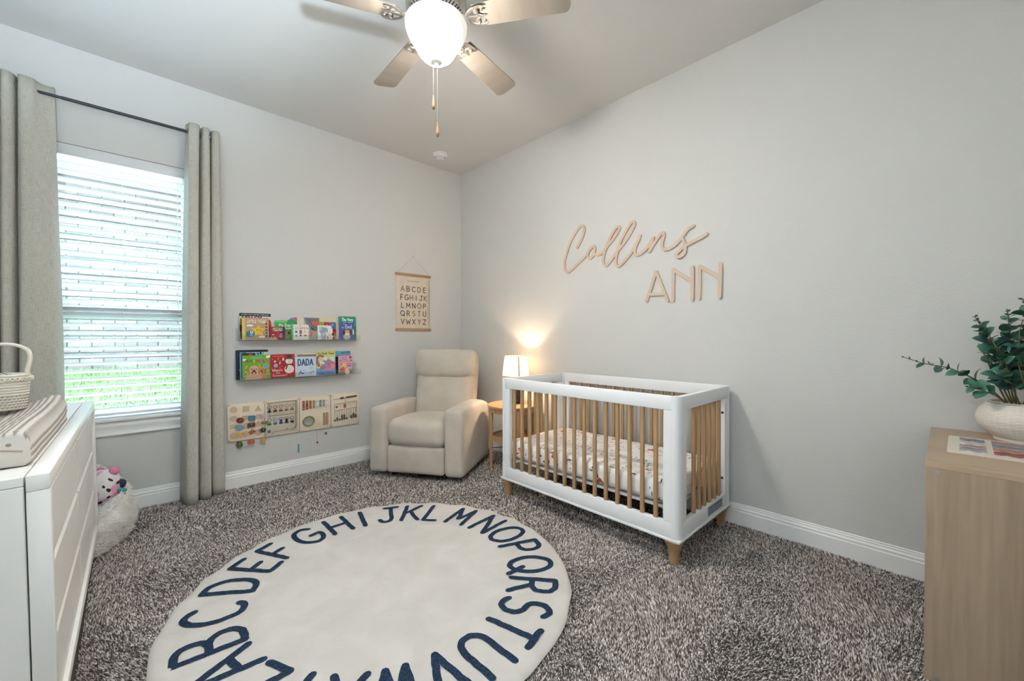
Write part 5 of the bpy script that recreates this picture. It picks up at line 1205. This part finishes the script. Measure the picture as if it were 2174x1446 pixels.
# ------------------------------------------------------------------ activity boards
def board(label, x0, x1):
    t = thing('activity_board', label, 'activity board', ((x0 + x1) / 2, YW, .541)); w = x1 - x0
    MB().box((0, -.010, 0), (w - .004, .016, .308), .003, 2).make('board_panel', M_board, t)
    for sx in (-1, 1):
        for sz in (-1, 1): MB().lathe([(.0035, 0), (.0035, .001), (.001, .002)], 8).make('screw', M_black, t, loc=(sx * (w / 2 - .012), -.018, sz * .142), rot=(PI / 2, 0, 0))
    fr = lambda u, v, q: (u - (x0 + x1) / 2, -.018 - q, v - .541)
    return t, fr
M_shadow = flat((.62, .52, .39), .8, name='recess_shade')  # recess tone with the shade put into its colour
def groove(t, fr, poly):   # recess drawn flat: shade put into the floor colour, with a raised lip edge on its upper side
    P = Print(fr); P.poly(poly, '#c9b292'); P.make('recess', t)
    k = len(poly); c = (sum(p[0] for p in poly) / k, sum(p[1] for p in poly) / k)
    mb = MB()
    out_ = [(c[0] + (u - c[0]) * 1.07, c[1] + (v - c[1]) * 1.07) for u, v in poly]
    for i in range(k):
        j = (i + 1) % k; vs = [fr(*poly[i], 0), fr(*poly[j], 0), fr(*out_[j], .0), fr(*out_[i], .0), fr(*poly[i], .0022), fr(*poly[j], .0022), fr(*out_[j], .0006), fr(*out_[i], .0006)]
        mb.add(vs, [(0, 1, 5, 4), (4, 5, 6, 7), (2, 3, 7, 6)])
    mb.make('recess_rim', M_board, t, smooth=0)
def board1():
    t, fr = board('activity board of shape recesses with coloured wooden shapes on strings', .585, .852)
    sq = lambda x, z, s: rct(x - s, z - s, x + s, z + s)
    tri = lambda x, z, s: [(x - s, z - s), (x + s, z - s), (x, z + s)]
    ngon = lambda x, z, s, n, r0=90: [(x + s * math.cos(R(r0 + 360 * k / n)), z + s * math.sin(R(r0 + 360 * k / n))) for k in range(n)]
    for x, z, f in ((.630, .645, lambda x, z: ell(x, z, .024)), (.716, .643, lambda x, z: sq(x, z, .023)), (.802, .640, lambda x, z: tri(x, z, .024)), (.629, .575, lambda x, z: ell(x, z, .027, .021)), (.716, .572, lambda x, z: rct(x - .028, z - .016, x + .028, z + .016)), (.802, .570, lambda x, z: ell(x, z, .024, .02)),
                    (.629, .505, lambda x, z: rct(x - .024, z - .012, x + .024, z + .02)), (.716, .505, lambda x, z: ngon(x, z, .027, 5)), (.802, .505, lambda x, z: ngon(x, z, .026, 5)), (.629, .437, lambda x, z: ell(x, z, .026)), (.716, .437, lambda x, z: ngon(x, z, .026, 6)), (.802, .437, lambda x, z: ngon(x, z, .026, 8))):
        groove(t, fr, f(x, z))
    S = [(.672, .556, ell(0, 0, .026, .022), '#7a2f24', 'knobby dark red oval'), (.753, .564, rrect(-.024, -.020, .024, .020, .006), '#3f6f88', ''), (.835, .572, rrect(-.022, -.016, .018, .014, .008), '#b9a3b8', ''),
         (.667, .498, ell(0, 0, .031, .022), '#6b93ac', ''), (.750, .506, rct(-.026, -.017, .026, .017), '#4d2f22', ''), (.846, .513, rct(-.022, -.010, .022, .010), '#72763a', ''),
         (.673, .441, rrect(-.028, -.012, .028, .012, .004), '#c99a3c', ''), (.754, .448, [(-.027, 0), (-.006, -.017), (.027, .004), (.004, .019)], '#9c3f1f', ''), (.835, .452, ngon(0, 0, .024, 5), '#37393b', ''),
         (.665, .359, ngon(0, 0, .026, 6, 0), '#4c5a24', ''), (.748, .364, rrect(-.026, -.014, .026, .014, .010), '#b8563c', ''), (.838, .366, [(-.020, .012), (.006, .016), (.024, .004), (.010, -.014), (-.018, -.010)], '#cf9f3f', '')]
    for col in range(3):
        xs = [s for i, s in enumerate(S) if i % 3 == col]
        for i, (x, z, pl_, c, _) in enumerate(xs):
            o = MB().prism([(u + x, v + z) for u, v in pl_], .016, lambda u, v, q: fr(u, v, q + .004)).make('wooden_shape', wood('shape_' + c[1:], hx(c), tuple(min(1, k * 1.25) for k in hx(c)), 20), t, smooth=0)
            zt = .601 if i == 0 else xs[i - 1][1]
            MB().tube([fr(x, z, .0205), fr(x, z, .022), fr((x + (x if i == 0 else xs[i - 1][0])) / 2, (z + zt) / 2 + .004, .016), fr(x if i == 0 else xs[i - 1][0], zt, .012 if i else .0)], .0011, 5).make('string', M_cord, o)
board1()
def board2():
    t, fr = board('activity board with two rows of coloured magnet outlines and a paw print', .852, 1.122)
    mb = MB()
    ln = [[(.868, .668), (.975, .672), (1.10, .672), (1.10, .45), (1.07, .425), (.915, .42), (.905, .405)], [(.885, .56), (1.09, .56)], [(.885, .668), (.885, .55)], [(1.09, .672), (1.09, .43)]]
    for l in ln:
        for p in stroke_polys(l, .006, n=6): mb.add([fr(u, v, .0004) for u, v in p], [tuple(range(len(p)))])
    mb.make('maze_groove', flat('#b39a78', .8), t, smooth=0)
    MB().prism(rrect(.865, .402, 1.108, .680, .01), .0012, lambda u, v, q: fr(u, v, q + .0009)).make('cover_plate', M_acrylic, t, smooth=0)
    cols = ('#3d1f22', '#8a3a34', '#b4602f', '#c4797d', '#a8943a', '#3f8f3a', '#4a78a8', '#56408a', '#1c1d22', '#26272b')
    for i in range(10):
        c = i % 5; x = .885 + c * .0443; z = .617 if i < 5 else .508; col = flat(cols[i], .5); P = Print(fr); P.k = 12
        top = catmull2([(x - .013, z + .024), (x - .015, z + .014), (x - .004, z + .004), (x - .006, z - .006), (x - .014, z - .016), (x - .010, z - .026), (x, z - .024), (x + .010, z - .026), (x + .014, z - .016), (x + .006, z - .006), (x + .004, z + .004), (x + .015, z + .014), (x + .013, z + .024)])
        P.line(top, .0032, col).line(arc(x, z + .022, .013, .008, 10, 170, 6), .003, col).poly(ell(x, z - .017, .011, .008), col)
        if i in (7, 8): P.poly(ell(x, z, .009, .016), col)
        P.make('magnet_slot', t)
        if i == 9: MB().sphere(fr(x + .004, z - .033, .003), .0035, 8).make('bead', col, t)
    P = Print(fr); P.k = 12; P.poly(ell(.882, .425, .008, .007), '#3c1f1c')
    for a in (150, 110, 70, 30): P.poly(ell(.882 + .012 * math.cos(R(a)), .428 + .011 * math.sin(R(a)), .0034, .0042), '#3c1f1c')
    for dx in (-.013, .013): P.poly(ell(.882 + dx, .42, .003), '#3c1f1c')
    P.make('paw_print', t)
    MB().sphere(fr(1.022, .433, .003), .0045, 8).make('bead', M_black, t)
    MB().tube([fr(1.115, .392, .002), fr(1.113, .33, .006), fr(1.112, .28, .006)], .0012, 5).make('pen_string', M_cord, t)
    MB().tube([fr(1.112, .284, .008), fr(1.112, .278, .008), fr(1.112, .214, .008), fr(1.112, .202, .008)], [.002, .0062, .0062, .002], 10).make('magnet_pen', flat('#3fa6bd', .4), t)
board2()
def board3():
    t, fr = board('activity board with a rainbow row of chime bars and a ringed mirror', 1.122, 1.397)
    for i, c in enumerate(('#a04a42', '#9c4523', '#a46a62', '#b9923c', '#bfdbe2', '#7f9f77', '#b39aa8', '#e6e4e2')):
        x = 1.156 + .029 * i; hh = .043 - .0022 * i; z = .620 + .0008 * i
        o = MB().prism(rrect(x - .0098, z - hh, x + .0098, z + hh, .006), .004, lambda u, v, q: fr(u, v, q + .004)).make('chime_bar', flat(c, .35), t, smooth=0)
        for q in (-1, 1): MB().sphere(fr(x, z + q * hh * .58, .0085), .0035, 8, sc=(1, .5, 1)).make('peg', M_black if 2 <= i else M_cord, o); MB().tube([fr(x, z + q * hh * .58, 0), fr(x, z + q * hh * .58, .005)], .002, 6).make('standoff', M_cord, o)
    MB().tube([fr(1.199 + .046 * math.cos(2 * PI * k / 36), .472 + .042 * math.sin(2 * PI * k / 36), .004) for k in range(36)], .0065, 8, closed=True).make('mirror_ring', flat('#7d8458', .5), t)
    MB().prism(ell(1.199, .472, .043, .039, 30), .001, lambda u, v, q: fr(u, v, q + .0008)).make('mirror', flat((.78, .80, .82), .08, 1.0, name='mirror_silver'), t, smooth=0)
    for x in (1.335, 1.360): MB().prism(rct(x - .010, .418, x + .010, .532), .005, lambda u, v, q: fr(u, v, q)).make('guiro_strip', wood('guiro', (.36, .21, .11), (.45, .28, .16), 14), t, smooth=0)
    MB().tube([fr(1.343, .53, .006), fr(1.346, .45, .010), fr(1.346, .346, .008)], .0013, 5).make('string', M_cord, t)
    MB().box(fr(1.347, .340, .008), (.016, .014, .022), .002, 1).make('scraper_block', flat('#6a4a3a', .7), t)
    for dx in (-.004, .004): MB().tube([fr(1.270 + dx, .389, .0), fr(1.270 + dx, .388, .008), fr(1.271 + dx * .6, .272, .006)], .0013, 5).make('mallet_string', M_cord, t)
    MB().tube([fr(1.2705, .386, .006), fr(1.271, .272, .006)], .0024, 6).make('mallet_stick', flat('#b89b86', .7), t)
    MB().sphere(fr(1.271, .267, .007), .0085, 12).make('mallet_ball', flat('#74302a', .5), t)
board3()
def board4():
    t, fr = board('activity board with rows of dark rings on pegs and a red number 8', 1.397, 1.668)
    g = flat('#7d7064', .6); wires = [[(1.420, .646), (1.548, .655), (1.645, .659)], [(1.428, .60), (1.640, .612)], [(1.527, .655), (1.527, .606)], [(1.428, .60), (1.428, .535)], [(1.430, .536), (1.632, .550)], [(1.640, .612), (1.636, .505)]]
    mb = MB()
    for l in wires: mb.tube([fr(u, v, .003) for u, v in l], .0016, 5)
    mb.make('wire_track', g, t)
    mb = MB()
    for k in range(10): mb.tube([fr(1.452 + .0185 * k, .597 + .0012 * k, .001), fr(1.452 + .0185 * k, .576 + .0012 * k, .001)], .0011, 5)
    mb.make('tick_mark', flat('#8d7a64', .7), t)
    for k in range(10): MB().tube([fr(1.430 + .0222 * k, .537 + .0014 * k, .003), fr(1.430 + .0222 * k, .448 + .0009 * k, .003)], .0016, 5).make('peg_rod', g, t)
    ring = None; cnt = (1, 2, 1, 3, 3, 1, 0, 2, 3, 2); dk = flat('#3a302b', .5); rd = flat('#8a2f2a', .5)
    def add(u, v, mat):
        nonlocal ring
        if ring is None:
            ring = MB().tube([(.0066 * math.cos(2 * PI * j / 12), 0, .0066 * math.sin(2 * PI * j / 12)) for j in range(12)], .0030, 6, closed=True).make('ring', [dk], t)
        o = ring if ring.get('used') is None else link('ring', ring.data, t)
        ring['used'] = 1; o.location = fr(u, v, .005)
        if mat is rd: o.material_slots[0].link = 'OBJECT'; o.material_slots[0].material = rd
    for k, c in enumerate(cnt):
        for j in range(c): add(1.430 + .0222 * k, .446 + .0012 * k + .0165 * j, dk)
    for x, m_ in ((1.490, dk), (1.507, rd), (1.545, dk), (1.562, dk), (1.579, rd), (1.596, dk), (1.612, rd), (1.630, dk)): add(x, .6515 + (x - 1.49) * .055, m_)
    add(1.448, .572, dk)
    P = Print(fr); P.k = 8; P.text('8', 1.526, .558, .034, '#8f2f2c', sw=.22); P.make('red_number', t)
board4()

# ------------------------------------------------------------------ cube unit, puzzle board, vase and eucalyptus
def cube_unit():
    x0, x1, y0, y1, H = 2.085, XC - .020, -.345, .046, .790
    t = thing('cube_shelf', 'wood-veneer cube shelf standing endwise against the wall', 'shelf unit', ((x0 + x1) / 2, (y0 + y1) / 2, 0)); cx, cy = (x0 + x1) / 2, (y0 + y1) / 2
    D, Wd, th = x1 - x0, y1 - y0, .022
    MB().box((0, 0, H - th / 2), (D, Wd, th), .0015, 1).make('top', M_veneerh, t)
    for s in (-1, 1): MB().box((s * (D / 2 - th / 2), 0, (H - th) / 2), (th, Wd, H - th), .0015, 1).make('end_panel', M_veneer, t)
    MB().box((0, 0, th / 2 + .02), (D - 2 * th, Wd, th)).make('bottom_board', M_veneer, t)
    MB().box((0, Wd / 2 - .004, H / 2 - .005), (D - 2 * th, .006, H - th - .02)).make('back_board', flat('#5c4234', .7), t)
    MB().box((0, -.01, H / 2), (D - 2 * th, Wd - .03, .018)).make('middle_shelf', M_veneer, t)
    MB().box((0, -.01, H / 2), (.018, Wd - .03, H - 2 * th - .05)).make('divider', M_veneer, t)
    for (y, z) in ((Wd / 2 - .030, H - .034), (Wd / 2 - .032, .024), (-Wd / 2 + .032, H - .034), (-Wd / 2 + .032, .024)):
        o = MB().lathe([(.0068, 0), (.0068, .0012), (.0001, .0014)], 14).make('screw_head', flat((.33, .38, .42), .4, .6, name='zinc'), t, loc=(-D / 2 - .0002, y, z), rot=(0, -PI / 2, 0))
cube_unit()
def puzzle():
    t = thing('puzzle_tray', 'cream board with printed picture patches on the cube shelf', 'puzzle board', (2.486, -.165, .7902), (0, 0, R(-1)))
    MB().prism(rrect(-.178, -.155, .178, .155, .008), .006, lambda u, v, w: (u, v, w)).make('tray', flat('#d8d2c4', .5), t, smooth=0)
    r_ = random.Random(3); k = 0
    # three sets of wavy pieces running across the tray
    sets = ((.052, .122, ('#9aa2b0', '#b9a08e', '#cfd0d2', '#7f879a')), (-.052, .034, ('#a05a52', '#b77c6c', '#8c93a2', '#a58a8e')), (-.150, -.070, ('#a86a52', '#b48a70', '#9c6a5a', '#d0d0d4')))
    for y0, y1, cs in sets:
        for i, c in enumerate(cs):
            x0 = -.135 + i * .072; P_ = [(x0 + .010 * math.sin(q * 2 + i), y0 + (y1 - y0) * q / 6) for q in range(7)] + [(x0 + .050 + .012 * math.sin(q * 2 + i), y0 + (y1 - y0) * q / 6) for q in range(6, -1, -1)]
            o = MB().prism(P_, .004, lambda u, v, w: (u, v, w + .006)).make('puzzle_piece', flat(c, .5), t, smooth=0)
            pr = Print(lambda u, v, w: (u, v, .010 + w))
            for j in range(5): u0 = x0 + .012 + .008 * j; pr.line([(u0 + .004 * math.sin(i + q), y0 + (y1 - y0) * (.1 + .16 * q)) for q in range(6)], .0025, r_.choice(('#5c5f70', '#d6cfc8', '#7a4a44', '#c9a48f')))
            pr.make('piece_print', o)
puzzle()
VX, VY, VZ = 2.760, -.240, .7905
def vase():
    t = thing('bowl_vase', 'low cream bowl vase with a dimpled texture on the cube shelf', 'vase', (VX, VY, VZ))
    prof = [(.092, 0), (.096, .004), (.094, .012), (.108, .022), (.128, .042), (.143, .066), (.149, .090), (.146, .112), (.136, .134), (.122, .152), (.112, .162), (.107, .165), (.102, .160), (.110, .14), (.12, .11), (.001, .10)]
    m, nt, b = new_mat('dimpled_ceramic'); b.inputs['Base Color'].default_value = (.70, .65, .58, 1); b.inputs['Roughness'].default_value = .5
    fine = [prof[0], prof[1], prof[2]]; vs = []; fs = []; n = 176; rows = 60
    zz = np.linspace(.014, .160, rows); pr_ = np.array(prof[2:12]); rr = np.interp(zz, pr_[:, 1], pr_[:, 0])
    for i, (r, z) in enumerate(zip(rr, zz)):
        for j in range(n):
            th = 2 * PI * j / n; dm = max(0, math.sin(j / n * 2 * PI * 44)) * (.55 + .45 * math.sin(i * 1.25 + (PI if int(j / 4) % 2 else 0)))
            fd = min(1, i / 6, (rows - 1 - i) / 5); vs.append(((r - .0035 + .0042 * dm * fd) * math.cos(th), (r - .0035 + .0042 * dm * fd) * math.sin(th), z))
    for i in range(rows - 1):
        for j in range(n): fs.append((i * n + j, i * n + (j + 1) % n, (i + 1) * n + (j + 1) % n, (i + 1) * n + j))
    MB().add(vs, fs).make('bowl', m, t, smooth=60)
    MB().lathe([(.105, .158), (.107, .164), (.104, .167), (.099, .164), (.10, .15), (.11, .12), (.001, .118)], 40).make('rim', m, t)
    MB().lathe([(.001, 0), (.090, 0), (.094, .004), (.094, .015), (.10, .019)], 40).make('foot_ring', m, t)
    MB().lathe([(.001, .142), (.098, .142)], 24).make('dark_soil', flat((.03, .025, .022), .95), t, smooth=0)
vase()
def plant():
    t = thing('eucalyptus_plant', 'artificial green eucalyptus sprays in the bowl vase', 'plant', (VX, VY, VZ + .145))
    def leaf_mat(n, c, c2): return bumped(n, c, .5, 30, .1, .001, 2, var=.25, vscale=25, tint=c2)
    mats = [leaf_mat('eucalyptus_leaf', (.024, .095, .058), (.013, .052, .03)), leaf_mat('eucalyptus_leaf_pale', (.062, .20, .135), (.034, .12, .08)), leaf_mat('eucalyptus_leaf_blue', (.036, .092, .088), (.02, .058, .055))]
    def leaf(L_, w, cup, mt):
        vs = []; fs = []; k = 6
        for i in range(k + 1):
            a = i / k; hw = w * math.sin(PI * (a ** .8)) ** .75 * (1 if 0 < i < k else .06); z = cup * math.sin(a * PI * .8)
            for s, zz in ((-1, .16), (-.5, .05), (0, 0), (.5, .05), (1, .16)): vs.append((a * L_, s * hw, z + zz * hw))
        for i in range(k):
            for j in range(4): q = i * 5 + j; fs.append((q, q + 1, q + 6, q + 5))
        o = MB().add(vs, fs).make('leaf', mt, t, smooth=80); me = o.data; bpy.data.objects.remove(o); return me
    big = [leaf(.058, .026, .007, m_) for m_ in mats] + [leaf(.064, .020, .011, m_) for m_ in mats]; small = [leaf(.034, .010, .005, m_) for m_ in mats]
    M_stem = flat((.12, .095, .04), .7, name='plant_stem'); r_ = random.Random(12); cnt = 0
    # stems: control points relative to the vase mouth
    S = [[(-.03, .05, .0), (-.06, .12, .09), (-.06, .22, .155), (-.05, .305, .175), (-.04, .385, .205)],
         [(-.02, .04, .0), (-.05, .08, .12), (-.04, .10, .24), (-.05, .13, .335), (-.05, .15, .385)],
         [(.0, .03, .0), (-.02, .04, .15), (-.02, .05, .28), (-.01, .055, .385), (-.01, .06, .42)],
         [(.01, .01, .0), (.0, -.01, .16), (.01, -.01, .30), (.0, .01, .43), (.0, .015, .46)],
         [(-.05, .02, .0), (-.10, .05, .10), (-.13, .07, .19), (-.14, .09, .26)],
         [(-.04, -.03, .0), (-.08, -.08, .15), (-.09, -.10, .30), (-.08, -.12, .42)],
         [(.02, -.05, .0), (.04, -.12, .16), (.03, -.18, .28), (.03, -.22, .36)],
         [(.05, .03, .0), (.07, .05, .14), (.075, .06, .24), (.07, .06, .33)],
         [(-.06, .05, .0), (-.10, .09, .05), (-.12, .14, .075), (-.12, .18, .085)],
         [(-.06, -.02, .0), (-.13, -.04, .08), (-.17, -.07, .14)],
         [(-.02, .0, .0), (-.05, .02, .16), (-.07, .03, .30), (-.06, .02, .37)],
         [(-.05, .04, .0), (-.10, .07, .13), (-.12, .09, .24), (-.11, .115, .31)], [(-.06, .0, .0), (-.13, .02, .10), (-.17, .04, .20)], [(-.03, .05, .0), (-.05, .09, .11), (-.04, .115, .20), (-.03, .14, .27)]]
    for si, st in enumerate(S):
        P = catmull(st, 7); k = len(P)
        MB().tube(P, [.0034 * (1 - .6 * i / k) for i in range(k)], 6).make('stem', M_stem, t)
        lens = [0]
        for a, b in zip(P[:-1], P[1:]): lens.append(lens[-1] + (b - a).length)
        step = .036 if si == 0 else .023
        d = .10 if si != 0 else .12; side = 0
        while d < lens[-1]:
            i = max(j for j in range(k) if lens[j] <= d); i = min(i, k - 2); f = (d - lens[i]) / (lens[i + 1] - lens[i]); p = P[i].lerp(P[i + 1], f); tn = (P[i + 1] - P[i]).normalized()
            u = tn.cross(Vector((.3, .2, 1))).normalized(); v = tn.cross(u); a0 = side * PI / 2 + r_.uniform(-.4, .4); tipf = d / lens[-1]
            for s in (0, PI):
                if cnt >= 298: break
                dirv = (u * math.cos(a0 + s) + v * math.sin(a0 + s) + tn * r_.uniform(.2, .7) + Vector((-.25, .1, 0)) * r_.random()).normalized()
                nrm = (Vector((r_.uniform(-.9, .1), r_.uniform(-.3, .6), r_.uniform(.1, 1)))); nrm = (nrm - dirv * nrm.dot(dirv)).normalized()
                y = nrm.cross(dirv); sc = (r_.uniform(.8, 1.15) * (1 - .55 * max(0, tipf - .55) / .45)) * (.8 if si == 0 else 1)
                lib = small if (tipf > .9 or (si == 0 and tipf > .8)) else big
                mw = Matrix((dirv, y, nrm)).transposed().to_4x4(); mw = Matrix.Translation(p) @ mw @ Matrix.Scale(sc, 4)
                mw_t = mw.translation + dirv * .06
                if VX + mw_t.x > XC - .004: continue
                link('leaf', r_.choice(lib), t, mw=mw); cnt += 1
            d += step * (1 - .35 * tipf); side += 1
plant()
